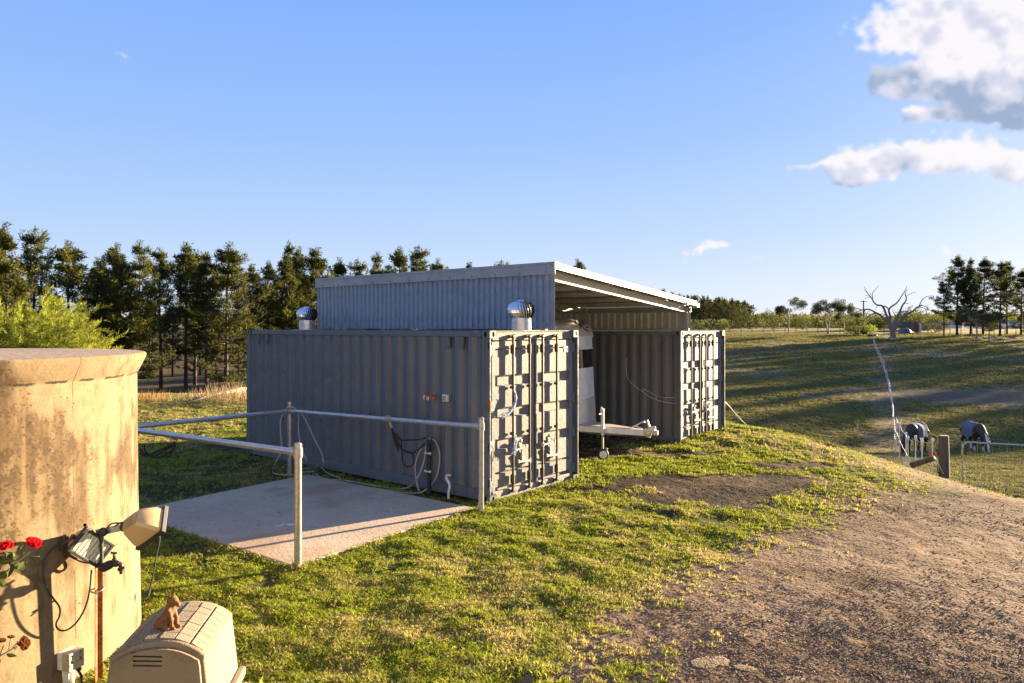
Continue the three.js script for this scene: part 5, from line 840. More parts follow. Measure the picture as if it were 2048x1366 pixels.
{ // pines by the right edge of the paddock, going on beyond the frame
  const row = [[1888, 566, 138, 4, 1.1], [1914, 511, 142, 0, 1.1], [1941, 516, 140, 1, .9], [1966, 514, 146, 3, 1.1], [2000, 524, 140, 4, 1.1], [2014, 524, 150, 2, 1], [2042, 538, 142, 3, 1], [2085, 520, 140, 0, 1], [2130, 512, 136, 5, 1], [2180, 518, 132, 3, 1], [2240, 500, 126, 1, 1], [2310, 510, 122, 0, 1.1], [2390, 490, 116, 5, 1], [2480, 498, 110, 3, 1.1], [2590, 480, 104, 0, 1], [2720, 470, 98, 5, 1.1], [2860, 460, 92, 3, 1.1], [3020, 450, 88, 1, 1.1], [2110, 516, 132, 5, 1.2], [2205, 508, 128, 5, 1.2], [2275, 505, 118, 3, 1.2], [2350, 500, 124, 3, 1.2], [2435, 492, 108, 5, 1.2], [2535, 486, 112, 3, 1.2], [2655, 476, 96, 3, 1.2], [2790, 466, 100, 5, 1.2], [2940, 455, 84, 5, 1.2], [3120, 440, 86, 3, 1.2]];
  const lab = ['low pine at the left end of the clump near the right edge', 'tallest pine of the clump near the right edge, left of the forked one', 'forked pine in the clump near the right edge', 'full dark pine right of the forked pine near the right edge', 'thin gappy pine second from the right edge', 'slim pine behind the thin gappy one near the right edge', 'bushy pine cut by the right edge'];
  row.forEach(([px, top, d, k, fat], i) => { const p = at(px, top, d); plant(pines[k], 'pine_tree', p.x, d, p.y - H(p.x, d) + .3, lab[i] ?? ordinal[i - 7] + ' pine of the row going on past the right edge of the picture', 'pine tree', i < 7 ? 'pines at the right end of the paddock' : 'pines beyond the right edge', i * 2.1, fat); });
}
{ // plantation on the ridge beyond the far container
  const far = [pineTree(201, { blades: 9, step: .95, size: 1.9, per: 3, clear: .03, spread: 3.4, full: .95 }), pineTree(202, { blades: 9, step: .95, size: 1.9, per: 3, clear: .04, spread: 2.9, full: .95 })], r = rng(41);
  const line = [[1326, 582], [1342, 588], [1358, 592], [1374, 594], [1392, 595], [1406, 600], [1421, 603], [1437, 598], [1450, 602], [1464, 600], [1476, 605], [1488, 604], [1500, 620], [1512, 632]];
  line.forEach(([px, top], i) => { const d = 190 + (i % 3) * 6, p = at(px, top, d); plant(far[i % 2], 'plantation_pine', p.x, d, p.y - H(p.x, d) + .5, i < 12 ? 'plantation pine on the ridge beyond the shed, ' + ordinal[i] + ' from the left in front rank' : i === 12 ? 'small plantation pine second from the right end of the ridge' : 'smallest plantation pine at the right end of the ridge', 'pine tree', 'plantation pines on the ridge', r() * 6, 1.15); });
  const pos = [], g = new Leaves(), rr = rng(43);
  for (let k = 0; k < 160; k++) { const px = 1150 + rr() * 350, d = 205 + rr() * 50, p = at(px, 588 + Math.max(0, px - 1330) * .1 + rr() * 14, d), y0 = H(p.x, d); for (let n = 0; n < 70; n++) { const q = Math.pow(rr(), .8), y = mix(y0, p.y, q), w = (1 - q * .8) * 2.6, sh = .6 + rr() * .7; g.blade(V(p.x + (rr() - .5) * 2 * w, y, p.z + (rr() - .5) * 2 * w), rdir(rr).add(V(0, .5, 0)).normalize(), 1.5, .5, rr, [sh, sh, sh * .9]); } }
  tag(g.mesh('pine_plantation', M.pineFar, scene), 'dark mass of plantation pines behind the front rank on the ridge', 'plantation', null, 'stuff');
  const s = new Leaves(), r2 = rng(44);
  for (let k = 0; k < 520; k++) { const px = 1440 + r2() * 700, d = 215 + r2() * 110, x = (px - 1024) / F * d, y0 = H(x, d), hh = 2.2 + 2.6 * fbm(px / 40, d / 60, 3) + r2() * 1.2, rad = 2 + r2() * 2, warm = r2(); for (let n = 0; n < 60; n++) { const dir = rdir(r2); const sh = .55 + r2() * .8; s.blade(V(x + dir.x * rad, y0 + hh * .5 + dir.y * hh * .5, -d + dir.z * rad), rdir(r2).add(V(0, .3, 0)).normalize(), .9, .5, r2, [sh * (1 + warm * .3), sh * (1 + warm * .25), sh * .9]); } }
  tag(s.mesh('distant_scrub', M.scrub, scene), 'olive band of distant scrub along the skyline behind the paddock', 'scrub', null, 'stuff');
  const l = new Leaves(), r3 = rng(45);
  for (let k = 0; k < 700; k++) { const px = -900 + r3() * 2300, d = 300 + r3() * 160, x = (px - 1024) / F * d, y0 = H(x, d), hh = 4 + 5 * fbm(px / 60, d / 60, 3), rad = 3 + r3() * 2; for (let n = 0; n < 26; n++) { const dir = rdir(r3), sh = .6 + r3() * .7; l.blade(V(x + dir.x * rad, y0 + hh * .5 + dir.y * hh * .5, -d + dir.z * rad), rdir(r3), 1.8, 1.1, r3, [sh, sh, sh]); } }
  tag(l.mesh('distant_wood', M.scrub, scene), 'far wooded hillside glimpsed between the pine trunks on the left', 'wood', null, 'stuff');
  const u = new Leaves(), r4 = rng(46);
  for (let k = 0; k < 26; k++) { const px = 1384 + r4() * 70, d = 168 + r4() * 10, x = (px - 1024) / F * d, y0 = H(x, d); for (let n = 0; n < 40; n++) { const dir = rdir(r4), sh = .7 + r4() * .7; u.blade(V(x + dir.x * 1.3, y0 + 1.1 + dir.y * 1.1, -d + dir.z * 1.3), rdir(r4).add(V(0, .8, 0)).normalize(), .7, .22, r4, [sh, sh, sh]); } }
  tag(u.mesh('lime_shrubs', M.scrub, scene), 'lime green low shrubs at the foot of the plantation beside the far container', 'shrubs', null, 'stuff');
}
// eucalypts: pale forked stems, umbrella crowns of drooping leaf clumps
function gumTree(seed, { h = 9, stems = 1, wide = 3.4, n = 70 } = {}) {
  const r = rng(seed), t = new THREE.Group(), wood = new MB(), lv = new Leaves(), tips = [];
  for (let s = 0; s < stems; s++) {
    const o = (s - (stems - 1) / 2) * .5, top = V(o * 3 + (r() - .5) * .8, h * .56, (r() - .5)); wood.taper([V(o * .4, -.3, 0), V(o, h * .2, .1), V(o * 2 - .1, h * .4, 0), top], h * .02, h * .011, 7, 3);
    const fork = (A, dir, L, w, lev) => { const E = A.clone().addScaledVector(dir, L), M1 = A.clone().lerp(E, .5).add(rdir(r).multiplyScalar(L * .12)); wood.taper([A, M1, E], w, w * .5, 5, 2); if (lev === 0) { tips.push(E); return; } const k = 2 + (r() > .6); for (let i = 0; i < k; i++) fork(E, dir.clone().add(rdir(r).multiplyScalar(.75)).add(V(0, .12, 0)).normalize(), L * (.62 + r() * .2), w * .55, lev - 1); };
    for (let k = 0; k < 5; k++) { const a = k * 1.26 + r() * .6, low = V(mix(o, top.x, .4 + k * .15), h * (.34 + k * .06), 0); fork(low, V(Math.cos(a) * wide * .34, .72, Math.sin(a) * wide * .34).normalize(), h * .2, h * .008, 2); }
  }
  for (let k = 0; k < n; k++) {
    const tip = tips[k % tips.length], c = tip.clone().add(rdir(r).multiplyScalar(h * .055)), sh = .6 + r() * .8; c.y = Math.max(c.y, h * .46);
    for (let j = 0; j < 40; j++) { const o = rdir(r).multiplyScalar(h * .065); o.y *= .6; lv.blade(c.clone().add(o), V((r() - .5) * .8, -1 + r() * .8, (r() - .5) * .8).normalize(), .3 + r() * .2, .1, r, [sh, sh, sh * .9]); }
  }
  wood.mesh('trunk', M.gum, t); lv.mesh('crown', M.gumLeaf, t); t.userData.h = h; return t;
}
{
  const list = [[1578, 596, 673, 1, 3.2, 61, 'lone pale-trunked gum tree on the ridge with a thin flat crown, nearest the plantation'], [1656, 594, 672, 2, 3.6, 62, 'twin-stemmed gum tree with white trunks and a broad crown, left of the electric fence top'], [1688, 598, 670, 1, 2.6, 63, 'slender white-trunked gum tree close beside the twin-stemmed gum'], [1953, 612, 682, 2, 2.8, 64, 'small white-stemmed gum tree in front of the right hand pine clump'], [1978, 616, 680, 1, 2.2, 65, 'small dark bushy gum tree just right of the white-stemmed gum']];
  for (const [px, top, base, st, w, seed, label] of list) { const d = px > 1900 ? 122 : 146, p = at(px, top, d), g = gumTree(seed, { stems: st, wide: w, n: 110 }); plant(g, 'gum_tree', p.x, d, (p.y - H(p.x, d)) * 1.02, label, 'gum tree', 'gum trees on the far side of the paddock', seed); }
}
{ // the dead tree
  const d = 132, b = at(1787, 673, d), y0 = H(b.x, d), t = thing('dead_tree', 'bare dead tree with thick trunk and wide crooked limbs at the top of the paddock', 'dead tree', V(b.x, y0, -d)), m = new MB(), r = rng(71);
  const base = at(1690, 0, d), Q = (zx, zy, k = 0) => { const v = at(1690 + zx / 9.752, 560 + zy / 9.752, d + k); return v.sub(V(b.x, y0, -d)); };
  const limb = (pts, r0, r1) => m.taper(pts.map((p) => Q(...p)), r0, Math.max(r1, .03), 8, 4);
  limb([[950, 1150], [930, 1000], [945, 900], [985, 780], [1020, 700]], .52, .30); limb([[905, 1000], [870, 880], [840, 780], [790, 640], [735, 510], [620, 485], [560, 430]], .30, .12); limb([[930, 1010], [1010, 900], [1100, 770], [1230, 650], [1320, 610], [1400, 540], [1500, 490]], .32, .11);
  limb([[850, 800], [770, 760], [680, 680], [590, 630], [480, 575], [390, 575], [340, 585], [250, 555], [180, 548]], .26, .05); limb([[600, 640], [520, 670], [430, 740], [385, 770]], .14, .05); limb([[390, 580], [370, 650], [365, 720]], .1, .06); limb([[330, 585], [250, 610], [170, 680], [60, 820]], .09, .02);
  limb([[870, 860], [878, 700], [855, 580], [920, 510], [1000, 455], [1060, 385], [1110, 300], [1180, 190], [1205, 110]], .25, .03); limb([[1030, 700], [1080, 590], [1130, 480], [1190, 400], [1190, 330], [1170, 260], [1215, 185]], .22, .04); limb([[1190, 330], [1260, 275], [1380, 235]], .05, .015); limb([[1120, 470], [1270, 448]], .06, .02); limb([[560, 430], [530, 370], [480, 310], [420, 220], [370, 130]], .12, .02); limb([[540, 370], [535, 260], [590, 190], [660, 100]], .08, .015); limb([[440, 250], [370, 200]], .04, .015); limb([[470, 310], [390, 300]], .04, .015); limb([[480, 330], [390, 360]], .035, .012); limb([[505, 340], [500, 240]], .04, .02);
  limb([[1440, 520], [1520, 370], [1600, 320], [1720, 310]], .1, .02); limb([[1400, 550], [1500, 540], [1560, 560], [1585, 650], [1540, 710]], .07, .012); limb([[1500, 490], [1570, 510], [1640, 475]], .06, .02); limb([[1220, 620], [1240, 550], [1330, 485]], .08, .02); limb([[1070, 640], [1130, 615], [1240, 610]], .1, .06); limb([[980, 700], [950, 640], [920, 570]], .09, .03); limb([[730, 520], [780, 610], [820, 760]], .14, .16); limb([[740, 510], [800, 520], [850, 575]], .1, .12); limb([[820, 700], [760, 670], [710, 660]], .09, .03); limb([[710, 660], [750, 600]], .04, .02); limb([[1000, 1000], [1090, 960], [1170, 940]], .16, .06); limb([[640, 500], [600, 560], [575, 590]], .04, .015); limb([[930, 1100], [860, 1130]], .3, .06); limb([[960, 1110], [1070, 1135]], .3, .06);
  for (let k = 0; k < 26; k++) { const zx = 200 + r() * 1400, zy = 120 + r() * 380; if (Math.abs(zx - 850) < 220) continue; }
  m.mesh('trunk', M.deadwood, t);
}
{ // the lime green shrub tree behind the tank: windswept plumes
  const t = thing('lime_tree', 'bright lime green feathery tree swept by the wind behind the water tank', 'tree', V(-11.4, H(-11.4, 19.5), -19.5)), r = rng(81), wood = new MB(), lv = new Leaves(), d0 = 19.5, y0 = t.position.y;
  const plumes = [[20, 640], [55, 622], [95, 618], [135, 606], [160, 620], [185, 636], [205, 660], [225, 678], [40, 660], [80, 650], [120, 640], [150, 655], [180, 672], [60, 690], [110, 680], [150, 690], [205, 695], [10, 680], [-30, 640], [-60, 660], [100, 700], [30, 700], [70, 640], [140, 630], [170, 650], [-10, 655], [228, 700], [190, 690], [130, 668]];
  for (const [px, py] of plumes) for (let rep2 = 0; rep2 < 4; rep2++) {
    const dd = d0 + (r() - .5) * 4.0, c = at(px * .86 - 22 + (r() - .5) * 24, py + 30 + (r() - .5) * 22 + rep2 * 7, dd).sub(t.position), lean = V(.5 + r() * .4, .62 + r() * .5, (r() - .5) * .9).normalize(), sh = .4 + r() * .95;
    wood.taper([V((r() - .5) * .5, 0, (r() - .5) * .5), c.clone().multiplyScalar(.5).add(V(0, .2, 0)), c], .035, .006, 4, 2);
    const bend = rdir(r).multiplyScalar(.5); for (let j = 0; j < 7; j++) { const root = c.clone().add(rdir(r).multiplyScalar(.42)), ax = lean.clone().add(rdir(r).multiplyScalar(.7)).add(V(0, .1, 0)).normalize(), Ls = .35 + r() * .55, v = sh * (.6 + r() * .7); for (let k = 0; k < 24; k++) { const q = k / 24, o = root.clone().addScaledVector(ax, Ls * q).add(bend.clone().multiplyScalar(q * q * .25)).add(V(0, -.18 * q * q, 0)); for (let e = 0; e < 2; e++) lv.blade(o.clone().add(rdir(r).multiplyScalar(.02)), ax.clone().add(rdir(r).multiplyScalar(.75)).normalize(), (.13 + r() * .1) * (1.1 - q * .6), .016, r, [v * (1 + .2 * q), v * (1 + .12 * q), v * .8]); } }
  }
  wood.mesh('trunk', M.bark, t); lv.mesh('crown', M.bush, t);
}
{ // dry shrubs, tall grass and young trees at the left crest
  const r = rng(91);
  const tuftPlant = (label, px, py, d, n, hgt, col, spread) => { const p = at(px, py, d), y = H(p.x, d), t = thing('dry_grass_clump', label, 'grass clump', V(p.x, y, p.z)), lv = new Leaves(); for (let k = 0; k < n; k++) { const a = r() * 6.28, q = Math.sqrt(r()) * spread; lv.blade(V(Math.cos(a) * q, -.02, Math.sin(a) * q), V((r() - .5) * .9, 1, (r() - .5) * .9).normalize(), hgt * (.5 + r() * .6), .014, r, col.map((c) => c * (.7 + r() * .6))); } lv.mesh('stalks', M.grass, t); };
  tuftPlant('tall dry grass clump beside the container corner on the left crest', 474, 790, 26, 300, .8, [.34, .25, .14], 1.0); tuftPlant('pale dry grass clump left of the tall clump by the pale track', 440, 797, 27, 220, .5, [.36, .28, .17], 1.1); tuftPlant('rusty dry weed clump just right of the water tank on the crest', 292, 790, 26, 150, .5, [.30, .17, .08], .7); tuftPlant('low straw coloured grass clump right of the rusty weeds on the crest', 325, 800, 26.5, 140, .35, [.32, .24, .12], 1.0);
  const bushy = (label, px, top, d, w, seed, mat = M.scrub) => { const p = at(px, top, d), y = H(p.x, d), hh = Math.max(.5, p.y - y), rr = rng(seed), t = thing('shrub', label, 'shrub', V(p.x, y, p.z)), lv = new Leaves(), wd = new MB(); for (let k = 0; k < 7; k++) { const a = rr() * 6.28; wd.taper([V(0, 0, 0), V(Math.cos(a) * w * .3, hh * .4, Math.sin(a) * w * .3), V(Math.cos(a) * w * .6, hh * .75, Math.sin(a) * w * .6)], .05, .015, 5, 2); } for (let k = 0; k < 60; k++) { const dir = rdir(rr), q = .55 + .45 * rr(), c = V(dir.x * w * q, hh * .55 + dir.y * hh * .42 * q, dir.z * w * q), sh = .6 + rr() * .7; for (let n = 0; n < 18; n++) lv.blade(c.clone().add(rdir(rr).multiplyScalar(w * .2)), rdir(rr).add(V(0, .4, 0)).normalize(), w * .16, w * .05, rr, [sh, sh, sh * .9]); } wd.mesh('stems', M.bark, t); lv.mesh('foliage', mat, t); };
  bushy('dark rounded shrub on the ridge left of the lone gum tree', 1545, 620, 176, 3.0, 1); bushy('green shrub right of the lone gum tree on the ridge', 1606, 632, 176, 2.4, 2); bushy('dark shrub between the slender gum and the power pole', 1704, 632, 170, 3.4, 3); bushy('large olive shrub behind the left side of the dead tree', 1758, 636, 178, 3.6, 4); bushy('olive shrub behind the right side of the dead tree', 1826, 616, 190, 4.2, 5); bushy('yellow topped low shrub at the head of the electric fence', 1737, 649, 140, 1.6, 6, M.bush); bushy('pale grassy shrub left of the yellow topped shrub', 1716, 652, 142, 2.4, 7); bushy('olive shrub left of the right hand pine clump', 1872, 636, 160, 3.0, 8);
}
{ // far things along the ridge
  const d = 172, sh = at(1842, 665, d), w0 = 26 * d / F, t = thing('far_shed', 'small grey green ribbed steel shed behind the dead tree', 'shed', V(sh.x, H(sh.x, d) - .1, -d), .12), hh = at(1842, 643, d).y - H(sh.x, d);
  new MB().add(folded(ribs(w0 * 1.6, .5, .08), (u, o, k) => V(-w0 * .8 + u, k ? hh : 0, o))).mesh('front_wall', std('grey green cladding', [.15, .17, .16], .7), t); new MB().box(0, hh / 2, -2, w0 * 1.58, hh - .05, 3.8).mesh('body', M.paintDark, t); new MB().box(0, hh + .06, -1.9, w0 * 1.66, .1, 4.4).mesh('roof', M.sheet, t); new MB().box(-w0 * .3, 1, .12, 1.6, 2, .05).mesh('door', M.paintDark, t);
  const pile = at(1818, 663, 160), p = thing('tarp_pile', 'heap of junk under a blue tarpaulin with a rusty sheet, left of the far shed', 'junk heap', V(pile.x, H(pile.x, 160), -160)), skinBlob = (sx, sy, sz, s) => { const g = skin((x, y, z) => Math.pow(x / sx, 2) + Math.pow(y / sy, 2) + Math.pow(z / sz, 2) - 1 + (fbm(x * .9 + s, z * .9 + y, 3) - .5) * .8, [-sx * 1.3, -.1, -sz * 1.3], [sx * 1.3, sy * 1.3, sz * 1.3], .16); g.deleteAttribute('color'); return g; };
  new MB().add(skinBlob(1.4, 1.0, 1.2, 3), new THREE.Matrix4().setPosition(-.9, 0, 0)).mesh('tarpaulin', std('blue tarpaulin', [.09, .13, .22], .5), p); new MB().box(1.4, .9, .3, 1.5, 2.0, .08, -.3, .2, -.5).mesh('rusty_sheet', M.rust, p); new MB().box(2.2, .8, .4, .35, 1.9, .3, -.2, 0, -.2).mesh('pale_board', M.white, p);
  for (const [px, py, w, label] of [[1893, 661, 5.2, 'long low white building beyond the trees at the left of the pine clump'], [1943, 662, 2.6, 'small white hut seen between the pine trunks'], [2022, 664, 4.4, 'low white building partly hidden by pines near the right edge']]) { const q = at(px, py, 205), b = thing('white_building', label, 'building', V(q.x, H(q.x, 205) - .2, -205), .1, 'white buildings beyond the pines'); new MB().box(0, .9, 0, w, 1.8, 4).mesh('wall', M.white, b); const s = new THREE.Shape([[-w / 2 - .2, 0], [w / 2 + .2, 0], [w / 2 - .4, .6], [-w / 2 + .4, .6]].map(([x, y]) => new THREE.Vector2(x, y))); new MB().add(new THREE.ExtrudeGeometry(s, { depth: 4.4, bevelEnabled: false }), new THREE.Matrix4().setPosition(0, 1.78, -2.2)).mesh('roof', M.cap, b); new MB().box(-w * .2, 1, 2.02, 1, .7, .05).mesh('window', M.glass, b); }
  const pp = at(1727, 660, 185), pt = at(1727, 601, 185), pole = thing('power_pole', 'dark timber power pole with a crossarm left of the dead tree', 'power pole', V(pp.x, H(pp.x, 185), -185)), ph = pt.y - pole.position.y; new MB().cyl(V(0, -.3, 0), V(0, ph, 0), .2, .14, 8).mesh('pole', M.bark, pole); new MB().box(0, ph - .25, 0, 1.7, .14, .14).mesh('crossarm', M.bark, pole); new MB().cyl(V(.35, ph * .3, 0), V(.35, ph * .42, 0), .2, .2, 10).mesh('transformer', M.galv, pole);
  const ty = at(1745, 669, 137), tyre = thing('old_tyre', 'dark old tyre lying at the head of the electric fence', 'tyre', V(ty.x, H(ty.x, 137) + .18, -137)); new MB().add(new THREE.TorusGeometry(.62, .22, 10, 24), new THREE.Matrix4().makeRotationX(Math.PI / 2)).mesh('tyre', M.black, tyre);
  const fd = at(1729, 668, 139), fe = thing('red_feeder', 'small red feed bin on legs beside the shrubs at the head of the fence', 'feed bin', V(fd.x, H(fd.x, 139), -139)); new MB().cyl(V(0, .35, 0), V(0, .9, 0), .35, .7, 12).mesh('bin', std('dull red paint', [.16, .045, .03], .7), fe); for (const s of [-1, 1]) new MB().box(s * .25, .2, 0, .07, .45, .07).mesh('leg', M.rust, fe);
  // wire fence along the top of the paddock
  const o = at(1440, 660, 160), f = thing('wire_fence', 'thin dark wire fence along the top of the paddock below the gum trees', 'fence', V(o.x, 0, -160)), pts = []; for (let k = 0; k <= 30; k++) { const px = 1438 + k * 22, dd = 160 - k * .6, x = (px - 1024) / F * dd; pts.push(V(x - o.x, H(x, dd), -dd + 160)); }
  for (const q of pts) new MB().box(q.x, q.y + .55, q.z, .09, 1.2, .09).mesh('post', M.bark, f); for (const hgt of [.45, .8, 1.08]) new MB().tube(pts.map((q) => V(q.x, q.y + hgt, q.z)), .014, 60, 4).mesh('wire', M.rod, f);
}
{ // pale gravel track past the left crest, and a low earth bank beside it
  const tr = [], n = 30; for (let i = 0; i < n; i++) { const s = i / n, e = (i + 1) / n, L = (q, w) => { const p = at(mix(415, 640, q), mix(812, 776, q), mix(27, 40, q)); const x = p.x, dd = -p.z; return V(x, H(x, dd) + .06 + (w ? .03 : 0), -dd + (w ? -2.4 : 1.2)); }; const a = L(s, 0), b = L(e, 0), c = L(e, 1), dd = L(s, 1); for (const v of [a, b, c, a, c, dd]) tr.push(v.x, v.y, v.z); }
  const g = new THREE.BufferGeometry(); g.setAttribute('position', new THREE.Float32BufferAttribute(tr, 3)); g.computeVertexNormals(); struct('gravel_track', plain(g), std('pale gravel', [.36, .35, .34], .95, { map: rep(tSoil, .6), bumpMap: rep(tSoilB, .6), bumpScale: .02 }), 'pale gravel track beyond the left crest by the container corner');
}

// ---------------------------------------------------------------- grass and stones
{
  const r = rng(501), kinds = [];
  for (let v = 0; v < 4; v++) { const p = [], nb = 7; for (let k = 0; k < nb; k++) { const a = r() * 6.28, q = r() * .035, o = V(Math.cos(a) * q, -.004, Math.sin(a) * q), b = r() * 6.28, tilt = .25 + r() * .95, L = .028 + r() * .036, w = .0032 + r() * .0022, d = V(Math.cos(b) * Math.sin(tilt), Math.cos(tilt), Math.sin(b) * Math.sin(tilt)), s = V(-Math.sin(b), 0, Math.cos(b)).multiplyScalar(w), m = o.clone().addScaledVector(d, L * .6), e = m.clone().addScaledVector(d.clone().add(V(Math.cos(b) * .5, -.35, Math.sin(b) * .5)).normalize(), L * .5); for (const u of [o.clone().sub(s), o.clone().add(s), m.clone().add(s), o.clone().sub(s), m.clone().add(s), m.clone().sub(s), m.clone().sub(s), m.clone().add(s), e]) p.push(u.x, u.y, u.z); } const g = new THREE.BufferGeometry(); g.setAttribute('position', new THREE.Float32BufferAttribute(p, 3)); g.computeVertexNormals(); kinds.push(colored(plain(g), [1, 1, 1])); }
  const lists = kinds.map(() => ({ m: [], c: [] })), mm = new THREE.Matrix4(), qq = new THREE.Quaternion(), add = (x, d, s, hs, col) => { const l = lists[Math.floor(r() * 4)]; qq.setFromAxisAngle(V(0, 1, 0), r() * 6.28); mm.compose(V(x, H(x, d), -d), qq, V(s, s * hs, s)); l.m.push(...mm.elements); l.c.push(...col); };
  const blocked = (x, d) => { const a = (x - P0[0]) * UX + (d - P0[1]) * UD, b = -(x - P0[0]) * UD + (d - P0[1]) * UX; return inSlab(x, d, .015) || (a > .02 && a < 2.28 && b > .03 && b < 6.8) || (a > 6.9 && a < 9.1 && b > .5 && b < 7.2) || Math.hypot(x - TANK[0], d - TANK[1]) < 1.84 || (Math.abs(x + 2.25) < .33 && d > 4.7 && d < 5.35); };
  for (let k = 0; k < 820000; k++) {
    const py = 662 + Math.pow(r(), .9) * 760, d = F * EYE / (py - HORIZON); if (d > 34 || d < 3.4) continue;
    const x = (r() * 2300 - 126 - 1024) / F * d * 1.02; if (blocked(x, d)) continue;
    const c = cover(x, d); if (c.s > 6) continue;
    const lush = c.lush * (1 - .35 * c.dry) * sst(.33, .56, c.n2 * .55 + c.n1 * .35 + .1 * r() + .03); if (r() > lush * (d < 9 ? 1 : .9)) continue;
    const dryness = clamp(c.dry * .6 + (r() - .5) * .4 + (c.n2 - .5) * .8 + c.dirt * .4 - .05), sh = .7 + r() * .6;
    const col = mix3([.26, .305, .026], [.46, .40, .14], dryness).map((v) => v * sh), long = sst(.55, .75, c.n1) * (1 - c.dry), far = Math.max(1, d / 9);
    add(x, d, (.36 + r() * .46 + long * .45) * Math.pow(far, .45), .8 + r() * .5, r() < .03 ? [.4, .33, .2] : col);
  }
  for (let k = 0; k < 230000; k++) {                      // the paddock: sparse short tufts
    const d = 17 + Math.pow(r(), 1.8) * 135, x = (1380 + r() * 760 - 1024) / F * d; if (beyondCrest(x, d) < 1) continue;
    const c = cover(x, d); if (r() > c.lush * .9 || r() > sst(.3, .55, c.n2)) continue; const sh = .6 + r() * .6;
    add(x, d, 1.0 + d / 26 + r(), .62, mix3([.23, .24, .065], [.30, .26, .105], clamp(c.dry + (r() - .5) * .5)).map((v) => v * sh));
  }
  // longer unmown grass at the feet of posts, the tank, the kennel and along the container and slab edges
  const fringe = (x, d, n, w) => { for (let k = 0; k < n; k++) { const a = r() * 6.28, q = w * Math.sqrt(r()), X = x + Math.cos(a) * q, Dd = d + Math.sin(a) * q; if (blocked(X, Dd)) continue; const sh = .7 + r() * .6; add(X, Dd, .7 + r() * 1.0, 1.1, mix3([.24, .29, .03], [.44, .38, .13], r() * r()).map((v) => v * sh)); } };
  fringe(-2.355, 8.25, 60, .12); fringe(-.446, 10.8, 70, .16); fringe(PICK.x, -PICK.z, 40, .12);
  for (let k = 0; k < 60; k++) { const a = k / 60 * 2.3, p = yard(a, -.06); fringe(p.x, -p.z, 26, .10); const e = SLAB[0].clone().lerp(SLAB[1], k / 60); fringe(e.x, -e.z, 9, .09); const e2 = SLAB[0].clone().lerp(SLAB[3], k / 60); fringe(e2.x, -e2.z, 7, .09); const th = -1.2 + k / 60 * 1.6; fringe(TANK[0] + 1.9 * Math.cos(th), TANK[1] + 1.9 * Math.sin(th), 12, .1); const p2 = yard(6.87 + a, .40); fringe(p2.x, -p2.z, 14, .14); }
  for (let k = 0; k < 26; k++) fringe(-2.6 + k * .03, 5.5, 8, .08), fringe(-1.83, 4.7 + k * .03, 8, .08);
  const lg = new THREE.BufferGeometry(); lg.setAttribute('position', new THREE.Float32BufferAttribute([0, 0, 0, .010, .002, .006, .022, 0, 0, 0, 0, 0, .022, 0, 0, .011, .003, -.006], 3)); lg.computeVertexNormals(); const lm = [], lc = [];
  for (let k = 0; k < 9000; k++) { const py = 760 + r() * 640, d = F * EYE / (py - HORIZON), x = (r() * 2100 - 40 - 1024) / F * d; if (blocked(x, d) || d > 22 || d < 3.4 || cover(x, d).dirt > .5) continue; const s = 1 + r() * 1.6; qq.setFromEuler(new THREE.Euler((r() - .5) * .7, r() * 6.28, (r() - .5) * .7)); mm.compose(V(x, H(x, d) + .018 + r() * .02, -d), qq, V(s, s, s * (r() < .35 ? .25 : 1))); lm.push(...mm.elements); const c = r() < .5 ? [.30, .21, .11] : r() < .6 ? [.14, .09, .05] : [.42, .36, .24]; lc.push(...c.map((v) => v * (.6 + r() * .7))); }
  const lim = new THREE.InstancedMesh(colored(plain(lg), [1, 1, 1]), M.grass, lm.length / 16); lim.instanceMatrix = new THREE.InstancedBufferAttribute(new Float32Array(lm), 16); lim.instanceColor = new THREE.InstancedBufferAttribute(new Float32Array(lc), 3); lim.name = 'leaf_litter'; scene.add(lim); tag(lim, 'dry leaves and straw scattered over the lawn and bare earth', 'leaf litter', null, 'stuff');
  let total = 0;
  lists.forEach((l, i) => { const n = l.m.length / 16; total += n; const im = new THREE.InstancedMesh(kinds[i], M.grass, n); im.instanceMatrix = new THREE.InstancedBufferAttribute(new Float32Array(l.m), 16); im.instanceColor = new THREE.InstancedBufferAttribute(new Float32Array(l.c), 3); im.castShadow = im.receiveShadow = true; im.name = numbered('grass'); scene.add(im); tag(im, ['short green and straw coloured grass covering the yard', 'short green grass blades among the lawn', 'yellow green lawn grass tufts', 'grass tufts over yard and paddock'][i], 'grass', null, 'stuff'); });
  console.log('grass tufts', total);
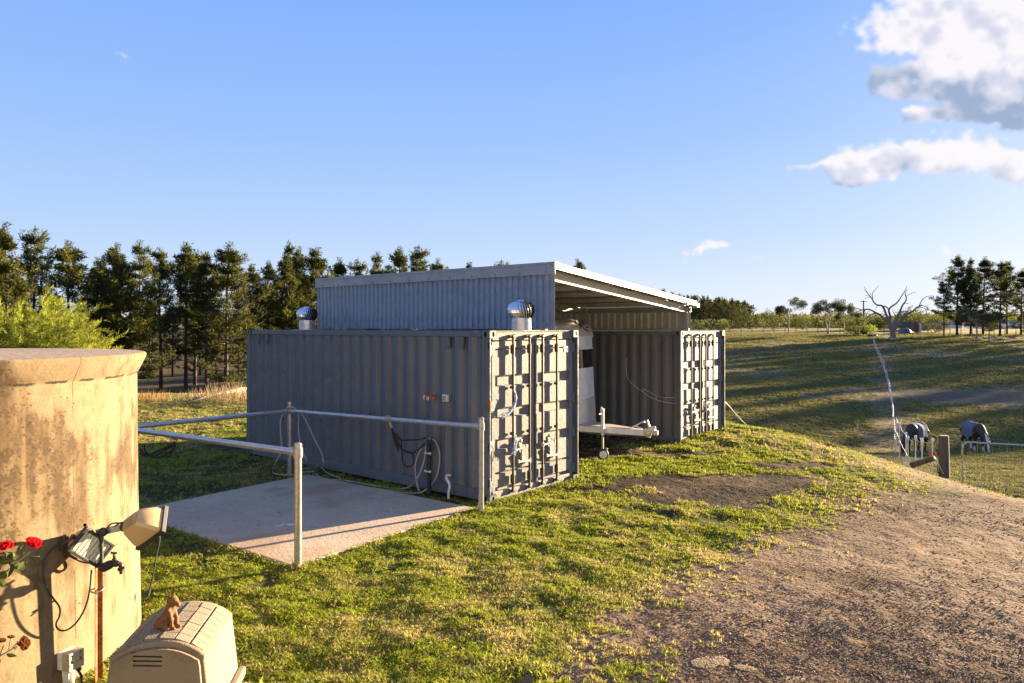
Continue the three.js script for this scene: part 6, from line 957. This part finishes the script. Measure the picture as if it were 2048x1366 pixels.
  // gravel and clods on the bare earth
  const st = [0, 1, 2].map((s) => { const g = new THREE.IcosahedronGeometry(1, 1).toNonIndexed(), p = g.attributes.position; const rr = rng(s + 9), map = {}; for (let i = 0; i < p.count; i++) { const key = [p.getX(i), p.getY(i), p.getZ(i)].map((v) => v.toFixed(2)).join(); map[key] ??= .65 + rr() * .6; p.setXYZ(i, p.getX(i) * map[key], p.getY(i) * map[key] * .45, p.getZ(i) * map[key]); } g.deleteAttribute('normal'); g.computeVertexNormals(); return plain(g); });
  const sl = st.map(() => ({ m: [], c: [] })), r5 = rng(77);
  for (let k = 0; k < 110000; k++) {
    const py = 760 + Math.pow(r5(), .8) * 660, d = F * EYE / (py - HORIZON), x = (1000 + r5() * 1250 - 1024) / F * d; if (d < 3.5 || blocked(x, d)) continue;
    const c = cover(x, d), bare = Math.max(c.dirt * (.35 + .65 * sst(.4, .65, c.n3)), c.dark * .95); if (r5() > bare || c.s > 3) continue;
    const l = sl[Math.floor(r5() * 3)], big = Math.pow(r5(), 7), s = (.002 + .003 * r5() + .008 * big) * Math.max(1, Math.pow(d / 9, .3)); qq.setFromEuler(new THREE.Euler(r5() * .8, r5() * 6.28, r5() * .8)); mm.compose(V(x, H(x, d) + s * .1, -d), qq, V(s * (1 + r5() * .6), s, s)); l.m.push(...mm.elements);
    const q = r5(), tone = c.dark > .4 ? (q < .8 ? [.045, .038, .033] : [.13, .105, .08]) : q < .12 ? [.065, .047, .033] : q < .93 ? [.14, .098, .063] : q < .99 ? [.20, .15, .10] : [.36, .32, .27]; l.c.push(...tone.map((v) => v * (.75 + r5() * .5)));
  }
  const sm = std('small stones', [1, 1, 1], .95); let ns = 0;
  sl.forEach((l, i) => { const n = l.m.length / 16; ns += n; const im = new THREE.InstancedMesh(st[i], sm, n); im.instanceMatrix = new THREE.InstancedBufferAttribute(new Float32Array(l.m), 16); im.instanceColor = new THREE.InstancedBufferAttribute(new Float32Array(l.c), 3); im.castShadow = im.receiveShadow = true; im.name = numbered('gravel'); scene.add(im); tag(im, ['brown gravel and clods scattered on the bare earth', 'small stones on the bare earth', 'dark gravel and stones'][i], 'gravel', null, 'stuff'); });
  console.log('stones', ns);
}

scene.traverse((o) => { if (o.isMesh) o.castShadow = o.receiveShadow = true; });
renderer.render(scene, camera);
